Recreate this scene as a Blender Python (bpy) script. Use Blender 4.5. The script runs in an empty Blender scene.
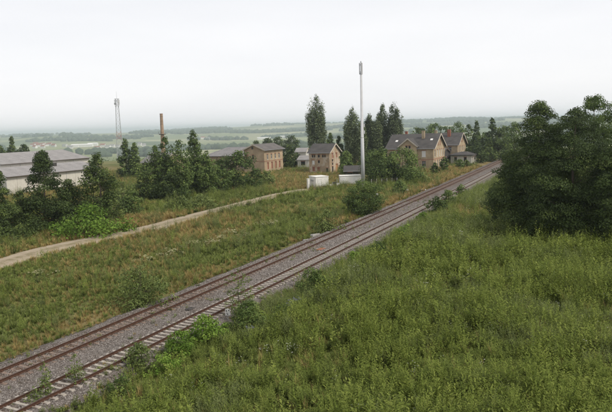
import bpy, math, random
import numpy as np

SC = bpy.context.scene
COL = SC.collection
RNG = np.random.default_rng(7)

# ------------------------------------------------------------------ camera
CAM_F, CAM_P, CAM_R, CAM_H = 650.4, .11384, -.029676, 14.907     # focal length in photo pixels, pitch, roll, height
CX, CY = 300.5, 200.5
FWD = np.array([0, math.cos(CAM_P), -math.sin(CAM_P)])
_u = np.array([0, math.sin(CAM_P), math.cos(CAM_P)]); _x = np.array([1., 0, 0])
_c, _s = math.cos(CAM_R), math.sin(CAM_R)
RGT = _c*_x + _s*_u
UPV = -_s*_x + _c*_u
cam = bpy.data.cameras.new('camera'); camo = bpy.data.objects.new('camera', cam); COL.objects.link(camo)
from mathutils import Matrix, Vector
camo.matrix_world = Matrix(((RGT[0], UPV[0], -FWD[0], 0), (RGT[1], UPV[1], -FWD[1], 0), (RGT[2], UPV[2], -FWD[2], CAM_H), (0, 0, 0, 1)))
cam.sensor_width = 36; cam.lens = CAM_F/612*36
cam.shift_x = 5.5/612; cam.shift_y = -5.5/612
cam.clip_start = .5; cam.clip_end = 40000
SC.camera = camo

# ------------------------------------------------------------------ world, sun, exposure
SUN_DIR = Vector((.62, -.28, .80)).normalized()       # towards the sun, veiled by high cloud
w = bpy.data.worlds.new('World'); SC.world = w; w.use_nodes = True
nt = w.node_tree; nt.nodes.clear()
o_ = nt.nodes.new('ShaderNodeOutputWorld'); bg = nt.nodes.new('ShaderNodeBackground')
sky = nt.nodes.new('ShaderNodeTexSky'); sky.sky_type = 'NISHITA'; sky.sun_disc = False
sky.sun_elevation = math.asin(SUN_DIR.z); sky.sun_rotation = math.atan2(SUN_DIR.x, SUN_DIR.y)
sky.dust_density = 4; sky.air_density = 1; sky.ozone_density = 1
mixw = nt.nodes.new('ShaderNodeMix'); mixw.data_type = 'RGBA'; mixw.inputs[0].default_value = .9
tcw = nt.nodes.new('ShaderNodeTexCoord'); mpw = nt.nodes.new('ShaderNodeMapping'); mpw.inputs['Scale'].default_value = (1, 1, 5)
nzw = nt.nodes.new('ShaderNodeTexNoise'); nzw.inputs['Scale'].default_value = 2.4; nzw.inputs['Detail'].default_value = 6
rmpw = nt.nodes.new('ShaderNodeValToRGB')
rmpw.color_ramp.elements[0].position = .3; rmpw.color_ramp.elements[0].color = (3.75, 3.78, 3.88, 1)
rmpw.color_ramp.elements[1].position = .75; rmpw.color_ramp.elements[1].color = (4.15, 4.14, 4.18, 1)
L = nt.links.new
L(tcw.outputs['Generated'], mpw.inputs[0]); L(mpw.outputs[0], nzw.inputs['Vector']); L(nzw.outputs['Fac'], rmpw.inputs[0])
sxw = nt.nodes.new('ShaderNodeSeparateXYZ'); L(tcw.outputs['Generated'], sxw.inputs[0])
elw = nt.nodes.new('ShaderNodeValToRGB'); elw.color_ramp.interpolation = 'EASE'           # thin overcast: milky towards the horizon all round
elw.color_ramp.elements[0].position = 0; elw.color_ramp.elements[0].color = (1.40, 1.385, 1.375, 1)
elw.color_ramp.elements[1].position = .45; elw.color_ramp.elements[1].color = (.98, .985, 1.0, 1)
L(sxw.outputs['Z'], elw.inputs[0])
mlw = nt.nodes.new('ShaderNodeMix'); mlw.data_type = 'RGBA'; mlw.blend_type = 'MULTIPLY'; mlw.inputs[0].default_value = 1
L(rmpw.outputs[0], mlw.inputs[6]); L(elw.outputs[0], mlw.inputs[7])
L(sky.outputs[0], mixw.inputs[6]); L(mlw.outputs[2], mixw.inputs[7]); L(mixw.outputs[2], bg.inputs[0]); L(bg.outputs[0], o_.inputs[0])
bg.inputs[1].default_value = .1
sl = bpy.data.lights.new('sun', 'SUN'); sl.energy = 1.5; sl.angle = math.radians(11); sl.color = (1, .94, .84)
so_ = bpy.data.objects.new('sun', sl); COL.objects.link(so_); so_.rotation_euler = SUN_DIR.to_track_quat('Z', 'Y').to_euler()
so_.location = (60, 0, 80)
SC.view_settings.view_transform = 'Standard'; SC.view_settings.look = 'None'
SC.view_settings.exposure = 1.0; SC.view_settings.gamma = 1; SC.view_settings.use_curve_mapping = False
SC.render.engine = 'CYCLES'
SC.cycles.use_denoising = True
try: SC.cycles.denoiser = 'OPENIMAGEDENOISE'
except Exception: pass
SC.cycles.max_bounces = 6; SC.cycles.diffuse_bounces = 3; SC.cycles.transmission_bounces = 3; SC.cycles.volume_bounces = 2
SC.cycles.transparent_max_bounces = 4; SC.cycles.sample_clamp_indirect = 4

# ------------------------------------------------------------------ geometry of the place
TH, A0, SPC, KC = .440729, -34.76, 4.7076, -4.9587e-5     # track heading, offset of the left rail, spacing of the tracks, curvature
DV = np.array([math.sin(TH), math.cos(TH)]); NV = np.array([math.cos(TH), -math.sin(TH)])
def ray(x, y): return FWD*CAM_F + RGT*(x-CX) - UPV*(y-CY)
def G(x, y, z=-.4):                                  # where a sight line meets the level z
    d = ray(x, y); return d*((z-CAM_H)/d[2]) + np.array([0, 0, CAM_H])
def GY(x, y, Y):                                     # the point of a sight line at distance Y
    d = ray(x, y); return d*(Y/d[1]) + np.array([0, 0, CAM_H])
def proj(P):
    P = np.asarray(P, float) - [0, 0, CAM_H]; d = P@FWD; d = np.where(d < .1, .1, d)
    return CX + CAM_F*(P@RGT)/d, CY - CAM_F*(P@UPV)/d
def curve(t): return KC*(t-80)**2
def TP(t, o, z=0.):                                  # a point t metres along the line, o to the right of the left rail
    a = A0 + o + curve(t); return np.array([t*DV[0]+a*NV[0], t*DV[1]+a*NV[1], z])
def to_track(x, y):
    t = x*DV[0]+y*DV[1]; return t, x*NV[0]+y*NV[1]-A0-curve(t)
def hsh(ix, iy, s):
    v = np.sin(ix*127.1+iy*311.7+s*74.7)*43758.5453; return v-np.floor(v)
def noise(x, y, sc, s=0, octv=3):
    x = np.asarray(x, float)/sc; y = np.asarray(y, float)/sc; r = 0; a = .5; tot = 0
    for k in range(octv):
        ix, iy = np.floor(x), np.floor(y); fx, fy = x-ix, y-iy; fx = fx*fx*(3-2*fx); fy = fy*fy*(3-2*fy)
        v = (hsh(ix, iy, s+k)*(1-fx)+hsh(ix+1, iy, s+k)*fx)*(1-fy)+(hsh(ix, iy+1, s+k)*(1-fx)+hsh(ix+1, iy+1, s+k)*fx)*fy
        r = r+a*v; tot += a; a *= .5; x = x*2.03+5.2; y = y*2.03+1.3
    return r/tot
def sst(a, b, x):
    t = np.clip((x-a)/(b-a), 0, 1); return t*t*(3-2*t)
ROADPX = [(-40, 276), (0, 264), (36.8, 252.7), (73.5, 244), (110, 236.8), (150, 228.6), (180, 220.5), (218, 210.5), (247.6, 203), (277, 195.6), (300, 190.8), (309, 189.6)]
ROAD = np.array([G(a, b)[:2] for a, b in ROADPX])
def road_dist(x, y):
    best = np.full(np.shape(x), 1e9)
    for a, b in zip(ROAD[:-1], ROAD[1:]):
        v = b-a; q = np.clip(((x-a[0])*v[0]+(y-a[1])*v[1])/(v@v), 0, 1)
        best = np.minimum(best, np.hypot(x-a[0]-q*v[0], y-a[1]-q*v[1]))
    return best
def height(x, y):
    x = np.asarray(x, float); y = np.asarray(y, float)
    t, o = to_track(x, y)
    z = -.4 + (noise(x, y, 16, 3, 2)-.5)*.45*sst(6.5, 16, np.abs(o-3.1))
    z = z + .35*sst(9, 26, o) - .25*sst(9, 5.5, np.abs(o-3.1))
    rd = road_dist(x, y); z = np.where(rd < 6, z*sst(2, 6, rd)+(-.4)*(1-sst(2, 6, rd)), z)
    r = np.hypot(x, y); r = np.where(r > 1300, 1300+(r-1300)/1.12, r); az = np.arctan2(x, np.maximum(y, 1))
    z = z - 52*sst(300, 1250, r+60*(noise(x, y, 300, 9)-.5))
    ridge = np.interp(az, [-1.2, -.45, -.36, -.28, -.12, -.04, .06, .5], [-2, -2, 6, 0, 17, 29, 27, 25]) + 10*(noise(az*40+9, az*0, 2.2, 4)-.5)
    hill = sst(1300, 5600, r)
    z = z + hill*(52+ridge) + (noise(x, y, 1100, 21, 3)-.5)*62*sst(1200, 2600, r)*(1-sst(4600, 5600, r))
    z = z - 40*sst(5700, 8600, r)
    return z
def hz(x, y): return float(height(np.array([x]), np.array([y]))[0])

# ------------------------------------------------------------------ helpers
def link(o, parent=None):
    COL.objects.link(o)
    if parent is not None: o.parent = parent
    return o
def tag(o, label=None, cat=None, group=None, kind=None):
    if label: o['label'] = label
    if cat: o['category'] = cat
    if group: o['group'] = group
    if kind: o['kind'] = kind
    return o
def thing(name, loc, rz, label, cat, group=None):
    o = bpy.data.objects.new(name, None); o.empty_display_size = .3; COL.objects.link(o)
    o.location = [float(v) for v in loc]; o.rotation_euler = (0, 0, rz)
    return tag(o, label, cat, group)
class MB:
    def __init__(s): s.v = []; s.f = []
    def quad(s, a, b, c, d): n = len(s.v); s.v += [a, b, c, d]; s.f.append((n, n+1, n+2, n+3)); return s
    def tri(s, a, b, c): n = len(s.v); s.v += [a, b, c]; s.f.append((n, n+1, n+2)); return s
    def box(s, x0, x1, y0, y1, z0, z1):
        n = len(s.v)
        s.v += [(x0, y0, z0), (x1, y0, z0), (x1, y1, z0), (x0, y1, z0), (x0, y0, z1), (x1, y0, z1), (x1, y1, z1), (x0, y1, z1)]
        s.f += [tuple(n+i for i in q) for q in ((0, 3, 2, 1), (4, 5, 6, 7), (0, 1, 5, 4), (1, 2, 6, 5), (2, 3, 7, 6), (3, 0, 4, 7))]; return s
    def prism(s, poly, off):              # polygon of 3-D points pushed along off
        n = len(s.v); k = len(poly); s.v += [tuple(p) for p in poly] + [tuple(np.array(p)+off) for p in poly]
        s.f += [tuple(range(n, n+k))[::-1], tuple(range(n+k, n+2*k))] + [(n+i, n+(i+1) % k, n+k+(i+1) % k, n+k+i) for i in range(k)]; return s
    def tube(s, pts, rad, sides=6, cap=True):
        pts = [np.array(p, float) for p in pts]; n0 = len(s.v); m = len(pts)
        for i, p in enumerate(pts):
            d = pts[min(i+1, m-1)]-pts[max(i-1, 0)]; d = d/(np.linalg.norm(d)+1e-9)
            a = np.cross(d, [0, 0, 1.]) if abs(d[2]) < .95 else np.cross(d, [1., 0, 0]); a /= np.linalg.norm(a)+1e-9; b = np.cross(d, a)
            r = rad[i] if hasattr(rad, '__len__') else rad
            for k in range(sides):
                q = 2*math.pi*k/sides; s.v.append(tuple(p+r*(math.cos(q)*a+math.sin(q)*b)))
        for i in range(m-1):
            for k in range(sides):
                a0 = n0+i*sides+k; a1 = n0+i*sides+(k+1) % sides; s.f.append((a0, a1, a1+sides, a0+sides))
        if cap: s.f.append(tuple(n0+k for k in range(sides))[::-1]); s.f.append(tuple(n0+(m-1)*sides+k for k in range(sides)))
        return s
    def mesh(s, name, mat):
        me = bpy.data.meshes.new(name); me.from_pydata([tuple(map(float, p)) for p in s.v], [], s.f); me.update()
        if mat: me.materials.append(mat)
        return me
    def build(s, name, mat, parent=None, smooth=False, bevel=0):
        me = s.mesh(name, mat)
        import bmesh
        bm = bmesh.new(); bm.from_mesh(me); bmesh.ops.recalc_face_normals(bm, faces=bm.faces); bm.to_mesh(me); bm.free()
        if smooth: me.polygons.foreach_set('use_smooth', [True]*len(me.polygons))
        o = bpy.data.objects.new(name, me)
        if bevel:
            m = o.modifiers.new('bevel', 'BEVEL'); m.width = bevel; m.segments = 2; m.limit_method = 'ANGLE'
        return link(o, parent)
def quads_mesh(name, V, tint, mat):        # V: (n,4,3)
    n = len(V); me = bpy.data.meshes.new(name)
    me.vertices.add(n*4); me.vertices.foreach_set('co', V.astype(np.float32).ravel())
    me.loops.add(n*4); me.loops.foreach_set('vertex_index', np.arange(n*4, dtype=np.int32))
    me.polygons.add(n); me.polygons.foreach_set('loop_start', np.arange(0, n*4, 4, dtype=np.int32))
    if tint is not None:
        a = me.attributes.new('tint', 'FLOAT', 'POINT'); a.data.foreach_set('value', np.repeat(tint, 4).astype(np.float32))
    me.update(calc_edges=True)
    if mat: me.materials.append(mat)
    return me

# ------------------------------------------------------------------ materials
def nmat(name):
    m = bpy.data.materials.new(name); m.use_nodes = True; t = m.node_tree; t.nodes.clear()
    out = t.nodes.new('ShaderNodeOutputMaterial'); b = t.nodes.new('ShaderNodeBsdfPrincipled')
    t.links.new(b.outputs[0], out.inputs[0]); return m, t, b, out
def nd(t, typ, **kw):
    n = t.nodes.new(typ)
    for k, v in kw.items():
        if k in n.inputs.keys(): n.inputs[k].default_value = v
        else: setattr(n, k, v)
    return n
def mixc(t, fac, a, b, mode='MIX'):
    m = t.nodes.new('ShaderNodeMix'); m.data_type = 'RGBA'; m.blend_type = mode
    for sock, v in ((0, fac), (6, a), (7, b)):
        if hasattr(v, 'is_output'): t.links.new(v, m.inputs[sock])
        elif sock == 0: m.inputs[0].default_value = v
        else: m.inputs[sock].default_value = (*v, 1) if len(v) == 3 else v
    return m.outputs[2]
def ramp(t, fac, els):
    r = t.nodes.new('ShaderNodeValToRGB'); cr = r.color_ramp
    while len(cr.elements) < len(els): cr.elements.new(.5)
    for e, (p, c) in zip(cr.elements, els): e.position = p; e.color = (*c, 1) if len(c) == 3 else c
    t.links.new(fac, r.inputs[0]); return r.outputs[0]
def coords(t, scale=(1, 1, 1), kind='Object'):
    tc = t.nodes.new('ShaderNodeTexCoord'); mp = t.nodes.new('ShaderNodeMapping'); mp.inputs['Scale'].default_value = scale
    t.links.new(tc.outputs[kind], mp.inputs[0]); return mp.outputs[0]
def nz(t, vec, scale, detail=4, rough=.6):
    n = t.nodes.new('ShaderNodeTexNoise'); n.inputs['Scale'].default_value = scale; n.inputs['Detail'].default_value = detail; n.inputs['Roughness'].default_value = rough
    t.links.new(vec, n.inputs['Vector']); return n.outputs['Fac']
def bump(t, b, h, strength=.4, dist=.05):
    n = t.nodes.new('ShaderNodeBump'); n.inputs['Strength'].default_value = strength; n.inputs['Distance'].default_value = dist
    t.links.new(h, n.inputs['Height']); t.links.new(n.outputs[0], b.inputs['Normal'])
def worn(name, c1, c2, scale=1.5, rough=.8, bumps=.3, dirt=None, metallic=0, fine=30, stretch=(1, 1, 1)):
    m, t, b, o = nmat(name); v = coords(t, stretch)
    n1 = nz(t, v, scale, 6, .65); n2 = nz(t, v, fine, 3)
    c = ramp(t, n1, [(.3, c1), (.7, c2)])
    if dirt: c = mixc(t, ramp(t, nz(t, v, scale*.6+.1, 8, .75), [(.5, (0, 0, 0)), (.68, (1, 1, 1))]), c, dirt)
    c = mixc(t, .25, c, ramp(t, n2, [(.3, (.3, .3, .3)), (.7, (.75, .75, .75))]), 'OVERLAY')
    t.links.new(c, b.inputs['Base Color']); b.inputs['Roughness'].default_value = rough; b.inputs['Metallic'].default_value = metallic
    b.inputs['Specular IOR Level'].default_value = .3
    if bumps: bump(t, b, n2, bumps, .02)
    return m
def leafmat(name, dark, mid, light, trans=.3, obj_random=.5, gain=1.3):
    dark, mid, light = [tuple(min(.85, q*gain) for q in c_) for c_ in (dark, mid, light)]
    m, t, b, o = nmat(name)
    at = nd(t, 'ShaderNodeAttribute', attribute_name='tint'); oi = t.nodes.new('ShaderNodeObjectInfo')
    mul = nd(t, 'ShaderNodeMath', operation='MULTIPLY_ADD'); t.links.new(oi.outputs['Random'], mul.inputs[0]); mul.inputs[1].default_value = obj_random; mul.inputs[2].default_value = -obj_random/2
    add = nd(t, 'ShaderNodeMath', operation='ADD', use_clamp=True); t.links.new(at.outputs['Fac'], add.inputs[0]); t.links.new(mul.outputs[0], add.inputs[1])
    c = ramp(t, add.outputs[0], [(0, dark), (.5, mid), (1, light)])
    t.links.new(c, b.inputs['Base Color']); b.inputs['Roughness'].default_value = .6; b.inputs['Specular IOR Level'].default_value = .1
    tr = t.nodes.new('ShaderNodeBsdfTranslucent'); t.links.new(c, tr.inputs[0])
    mx = t.nodes.new('ShaderNodeMixShader'); mx.inputs[0].default_value = trans
    t.links.new(b.outputs[0], mx.inputs[1]); t.links.new(tr.outputs[0], mx.inputs[2]); t.links.new(mx.outputs[0], o.inputs[0])
    return m
def brickmat(name, c1, c2, mortar, plaster=None, amount=.5):
    m, t, b, o = nmat(name); tc = t.nodes.new('ShaderNodeTexCoord')
    sep = t.nodes.new('ShaderNodeSeparateXYZ'); t.links.new(tc.outputs['Object'], sep.inputs[0])
    ad = nd(t, 'ShaderNodeMath', operation='ADD'); t.links.new(sep.outputs[0], ad.inputs[0]); t.links.new(sep.outputs[1], ad.inputs[1])
    cb = t.nodes.new('ShaderNodeCombineXYZ'); t.links.new(ad.outputs[0], cb.inputs[0]); t.links.new(sep.outputs[2], cb.inputs[1])
    br = t.nodes.new('ShaderNodeTexBrick'); br.inputs['Scale'].default_value = 1; br.inputs['Brick Width'].default_value = .5; br.inputs['Row Height'].default_value = .15; br.inputs['Mortar Size'].default_value = .016
    br.inputs['Color1'].default_value = (*c1, 1); br.inputs['Color2'].default_value = (*c2, 1); br.inputs['Mortar'].default_value = (*mortar, 1)
    t.links.new(cb.outputs[0], br.inputs['Vector'])
    n = nz(t, tc.outputs['Object'], .35, 6, .7)
    c = mixc(t, .55, br.outputs['Color'], ramp(t, n, [(.32, tuple(.5*x for x in c1)), (.5, c1), (.7, tuple(min(1, 1.35*x) for x in c2))]))
    if plaster:
        c = mixc(t, ramp(t, nz(t, tc.outputs['Object'], .45, 7, .68), [(amount, (0, 0, 0)), (amount+.05, (1, 1, 1))]), c, plaster)
    t.links.new(c, b.inputs['Base Color']); b.inputs['Roughness'].default_value = .9; b.inputs['Specular IOR Level'].default_value = .2
    bump(t, b, br.outputs['Fac'], .25, .02); return m
def tilemat(name, c1, c2, moss=(.05, .06, .03), rows=.33, width=.3, mossy=.62):
    m, t, b, o = nmat(name); v = coords(t)
    sep = t.nodes.new('ShaderNodeSeparateXYZ'); t.links.new(v, sep.inputs[0])
    wv = nd(t, 'ShaderNodeTexWave', wave_type='BANDS', bands_direction='Z'); wv.inputs['Scale'].default_value = 1/rows/3; wv.inputs['Distortion'].default_value = .6
    t.links.new(v, wv.inputs['Vector'])
    n = nz(t, v, .5, 6, .7); n2 = nz(t, v, 5, 3)
    c = ramp(t, n, [(.3, c1), (.7, c2)]); c = mixc(t, .35, c, ramp(t, n2, [(.3, (.25, .25, .25)), (.7, (.75, .75, .75))]), 'OVERLAY')
    c = mixc(t, ramp(t, nz(t, v, .8, 7, .75), [(mossy, (0, 0, 0)), (mossy+.12, (1, 1, 1))]), c, moss)
    t.links.new(c, b.inputs['Base Color']); b.inputs['Roughness'].default_value = .75; b.inputs['Specular IOR Level'].default_value = .3
    bump(t, b, wv.outputs['Fac'], .5, .05); return m
M = {}
M['rail_side'] = worn('rusty_rail', (.055, .028, .019), (.10, .05, .031), 3, .75, .2, metallic=.1, fine=20)
M['rail_top'] = worn('rail_head_polish', (.10, .07, .058), (.17, .125, .105), 4, .5, 0, metallic=.7)
M['sleeper_pale'] = worn('concrete_sleeper', (.28, .25, .215), (.41, .375, .33), 2.3, .9, .3, dirt=(.17, .13, .10))
M['sleeper_brown'] = worn('rust_stained_sleeper', (.15, .105, .08), (.24, .18, .145), 2.3, .9, .3, dirt=(.11, .075, .055))
M['concrete'] = worn('concrete', (.36, .35, .33), (.5, .49, .46), 1.2, .9, .3, dirt=(.25, .24, .21))
M['white_paint'] = worn('white_painted_concrete', (.68, .67, .64), (.79, .78, .75), .8, .7, .1, dirt=(.55, .52, .47))
M['container'] = worn('white_container_steel', (.68, .66, .61), (.78, .76, .71), .5, .55, .05, dirt=(.56, .53, .46))
M['cream_panel'] = worn('cream_concrete_panel', (.50, .47, .41), (.62, .59, .52), .5, .9, .2, dirt=(.38, .34, .28))
M['pale_wall'] = worn('pale_render', (.5, .49, .46), (.64, .62, .58), .6, .9, .1)
M['grey_roof'] = tilemat('fibre_cement_roof', (.19, .18, .175), (.29, .275, .265), (.13, .125, .11), .8, mossy=.66)
M['grey_roof2'] = tilemat('weathered_grey_roof', (.15, .145, .145), (.24, .225, .22), (.10, .10, .07), .4, mossy=.6)
M['felt_roof'] = tilemat('bitumen_roof', (.075, .07, .066), (.14, .125, .115), (.085, .085, .06), .9, mossy=.6)
M['slate'] = tilemat('dark_slate_roof', (.040, .037, .035), (.080, .073, .068), (.06, .06, .045), .3, mossy=.66)
M['red_tile'] = tilemat('red_clay_tile', (.20, .065, .042), (.28, .10, .065), (.15, .07, .045), .33)
M['brick_tan'] = brickmat('tan_brick', (.365, .28, .175), (.445, .35, .23), (.42, .36, .28))
M['brick_derelict'] = brickmat('derelict_brick', (.34, .25, .165), (.42, .315, .21), (.36, .30, .24), plaster=(.52, .47, .39), amount=.60)
M['brick_peel'] = brickmat('derelict_brick_with_plaster', (.34, .245, .155), (.43, .325, .21), (.36, .30, .24), plaster=(.46, .385, .30), amount=.50)
M['brick_pink'] = brickmat('pink_brick', (.365, .27, .17), (.445, .34, .225), (.42, .35, .28))
M['brick_red'] = brickmat('red_brick', (.28, .09, .055), (.35, .13, .08), (.28, .22, .18))
M['chimney_brick'] = brickmat('weathered_chimney_brick', (.33, .225, .15), (.42, .29, .20), (.36, .30, .24))
M['trim'] = worn('dark_eaves_wood', (.06, .045, .035), (.10, .08, .06), 3, .8, .1)
M['verge'] = worn('pale_verge_board', (.42, .37, .30), (.55, .50, .42), 3, .8, .1)
M['stone_trim'] = worn('red_brick_trim', (.27, .13, .09), (.34, .18, .12), 3, .9, .1)
M['frame'] = worn('white_window_frame', (.6, .59, .56), (.7, .69, .66), 3, .6, 0)
M['board_red'] = worn('red_brown_boards', (.24, .09, .06), (.32, .14, .09), 3, .8, .2)
M['board_orange'] = worn('orange_brown_door', (.36, .17, .08), (.45, .24, .12), 3, .8, .2)
M['dark_wood'] = worn('dark_timber', (.035, .032, .03), (.07, .062, .055), 2, .8, .2)
M['void'] = worn('dark_broken_glass', (.012, .012, .013), (.03, .03, .032), 2, .25, 0)
m, t, b, o = nmat('window_glass'); b.inputs['Base Color'].default_value = (.03, .035, .04, 1); b.inputs['Roughness'].default_value = .06; b.inputs['Specular IOR Level'].default_value = .8; M['glass'] = m
M['curtain'] = worn('white_blind', (.66, .65, .62), (.74, .73, .70), 3, .8, 0)
M['galv'] = worn('galvanised_steel', (.34, .35, .36), (.46, .47, .48), 2, .5, .05, metallic=.35)
M['mast_concrete'] = worn('mast_concrete', (.40, .405, .41), (.50, .505, .51), .5, .7, .1)
M['red_paint'] = worn('red_mast_paint', (.34, .06, .045), (.42, .10, .07), 2, .6, .05)
M['plastic_grey'] = worn('grey_antenna_plastic', (.42, .42, .43), (.5, .5, .51), 2, .5, 0)
M['black'] = worn('black_marking', (.02, .02, .02), (.03, .03, .03), 2, .6, 0)
M['rust'] = worn('rusty_plate', (.19, .075, .04), (.28, .12, .065), 4, .8, .2)
M['bark'] = worn('bark', (.07, .055, .04), (.14, .11, .085), 4, .95, .6, stretch=(1, 1, .25))
M['stem'] = worn('green_stem', (.08, .085, .035), (.13, .12, .06), 4, .9, .2)
M['leaf_deep'] = leafmat('deep_green_leaves', (.018, .027, .009), (.037, .054, .016), (.080, .102, .029), gain=2.1)
M['leaf_mid'] = leafmat('mid_green_leaves', (.028, .042, .013), (.053, .078, .022), (.104, .136, .038), gain=2.0)
M['leaf_poplar'] = leafmat('poplar_leaves', (.044, .056, .027), (.080, .100, .048), (.130, .152, .072), gain=2.1)
M['leaf_olive'] = leafmat('olive_green_leaves', (.042, .058, .018), (.082, .108, .032), (.135, .160, .052), gain=1.7)
M['leaf_fresh'] = leafmat('fresh_green_leaves', (.050, .088, .014), (.100, .165, .026), (.180, .25, .05), .35, gain=1.5)
M['leaf_lime'] = leafmat('yellow_green_leaves', (.070, .110, .018), (.130, .185, .032), (.210, .255, .055), .35)
M['grass_green'] = leafmat('green_grass', (.052, .068, .017), (.096, .119, .031), (.165, .178, .054), .3, .6, gain=1.95)
M['grass_dry'] = leafmat('dry_grass', (.19, .14, .052), (.30, .225, .088), (.41, .325, .145), .3, .6, gain=1.3)
M['weed'] = leafmat('weed_leaves', (.041, .054, .012), (.086, .110, .025), (.152, .180, .044), .35, .7, gain=1.9)
M['weed_dark'] = leafmat('dark_weed_leaves', (.031, .044, .011), (.063, .080, .020), (.108, .124, .033), .3, .6, gain=1.75)
M['weed_fresh'] = leafmat('fresh_weed_leaves', (.055, .076, .013), (.110, .142, .027), (.190, .218, .050), .35, .5, gain=1.45)
M['weed_grey'] = leafmat('grey_green_weed_leaves', (.050, .066, .022), (.095, .118, .040), (.155, .175, .065), .3, .5, gain=1.5)
M['petal_white'] = leafmat('white_petals', (.45, .45, .38), (.58, .58, .50), (.70, .70, .62), .2, .3, gain=1)
M['petal_yellow'] = leafmat('cream_yellow_blossom', (.28, .27, .13), (.38, .36, .19), (.48, .46, .28), .2, .3, gain=1)
M['petal_blue'] = leafmat('blue_violet_petals', (.14, .14, .24), (.20, .20, .32), (.28, .28, .40), .2, .3, gain=1)

# ground: meadow soil near the line, fields on the far slopes
m, t, b, o = nmat('meadow_and_fields')
v = coords(t); geo = t.nodes.new('ShaderNodeNewGeometry')
at = nd(t, 'ShaderNodeAttribute', attribute_name='dry')
green = ramp(t, nz(t, v, .35, 8, .7), [(.25, (.05, .058, .02)), (.5, (.09, .10, .034)), (.75, (.145, .145, .056))])
dryc = ramp(t, nz(t, v, .5, 8, .7), [(.25, (.11, .085, .04)), (.5, (.18, .14, .065)), (.75, (.25, .20, .10))])
near = mixc(t, at.outputs['Fac'], green, dryc)
vor = nd(t, 'ShaderNodeTexVoronoi', feature='F1'); vor.inputs['Scale'].default_value = .0042; vor.inputs['Randomness'].default_value = .85
mp = nd(t, 'ShaderNodeMapping'); mp.inputs['Rotation'].default_value = (0, 0, .5); mp.inputs['Scale'].default_value = (1, .55, 0); t.links.new(geo.outputs['Position'], mp.inputs[0]); t.links.new(mp.outputs[0], vor.inputs['Vector'])
sepc = t.nodes.new('ShaderNodeSeparateColor'); t.links.new(vor.outputs['Color'], sepc.inputs[0])
field = ramp(t, sepc.outputs[0], [(0, (.09, .12, .06)), (.3, (.16, .19, .09)), (.5, (.22, .24, .12)), (.68, (.34, .32, .19)), (.8, (.14, .17, .08)), (1, (.28, .29, .15))])
field = mixc(t, .4, field, ramp(t, nz(t, v, .02, 6, .6), [(.3, (.3, .3, .3)), (.7, (.7, .7, .7))]), 'OVERLAY')
fa = nd(t, 'ShaderNodeAttribute', attribute_name='far')
c = mixc(t, fa.outputs['Fac'], near, field)
t.links.new(c, b.inputs['Base Color']); b.inputs['Roughness'].default_value = 1; b.inputs['Specular IOR Level'].default_value = .03
bump(t, b, nz(t, v, 3, 6, .7), .7, .15); M['ground'] = m
# ballast
m, t, b, o = nmat('ballast_gravel'); v = coords(t)
vo = nd(t, 'ShaderNodeTexVoronoi', feature='F1'); vo.inputs['Scale'].default_value = 14; t.links.new(v, vo.inputs['Vector'])
sc_ = t.nodes.new('ShaderNodeSeparateColor'); t.links.new(vo.outputs['Color'], sc_.inputs[0])
st = ramp(t, sc_.outputs[0], [(0, (.07, .06, .053)), (.5, (.15, .132, .12)), (1, (.27, .245, .225))])
at = nd(t, 'ShaderNodeAttribute', attribute_name='rusty')
st = mixc(t, at.outputs['Fac'], st, mixc(t, 1, st, (.80, .58, .44), 'MULTIPLY'))
st = mixc(t, ramp(t, nz(t, v, .5, 6, .7), [(.42, (0, 0, 0)), (.66, (.85, .85, .85))]), st, mixc(t, 1, st, (.58, .50, .42), 'MULTIPLY'))
t.links.new(st, b.inputs['Base Color']); b.inputs['Roughness'].default_value = .95; b.inputs['Specular IOR Level'].default_value = .2
bump(t, b, vo.outputs['Distance'], 1, .06); M['ballast'] = m
M['stone'] = None
m, t, b, o = nmat('ballast_stone'); oi = t.nodes.new('ShaderNodeObjectInfo')
c = ramp(t, oi.outputs['Random'], [(0, (.085, .07, .06)), (.5, (.175, .15, .135)), (1, (.31, .285, .26))]); t.links.new(c, b.inputs['Base Color']); b.inputs['Roughness'].default_value = .9; M['stone'] = m
m, t, b, o = nmat('dirt_road_gravel'); v = coords(t)
n1 = nz(t, v, .6, 8, .7); n2 = nz(t, v, 9, 4)
at = nd(t, 'ShaderNodeAttribute', attribute_name='rut')
c = ramp(t, n1, [(.3, (.24, .19, .13)), (.7, (.36, .30, .215))])
c = mixc(t, .3, c, ramp(t, n2, [(.3, (.3, .3, .3)), (.7, (.75, .75, .75))]), 'OVERLAY')
mul = nd(t, 'ShaderNodeMath', operation='MULTIPLY'); t.links.new(at.outputs['Fac'], mul.inputs[0]); t.links.new(ramp(t, nz(t, v, 1.3, 6, .7), [(.35, (0, 0, 0)), (.6, (1, 1, 1))]), mul.inputs[1])
c = mixc(t, mul.outputs[0], c, (.17, .14, .07))
t.links.new(c, b.inputs['Base Color']); b.inputs['Roughness'].default_value = 1; bump(t, b, n2, .5, .04); M['road'] = m
M['far_leaf'] = worn('far_wood_foliage', (.032, .052, .026), (.062, .088, .042), .05, .95, 0, fine=.5)

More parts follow.
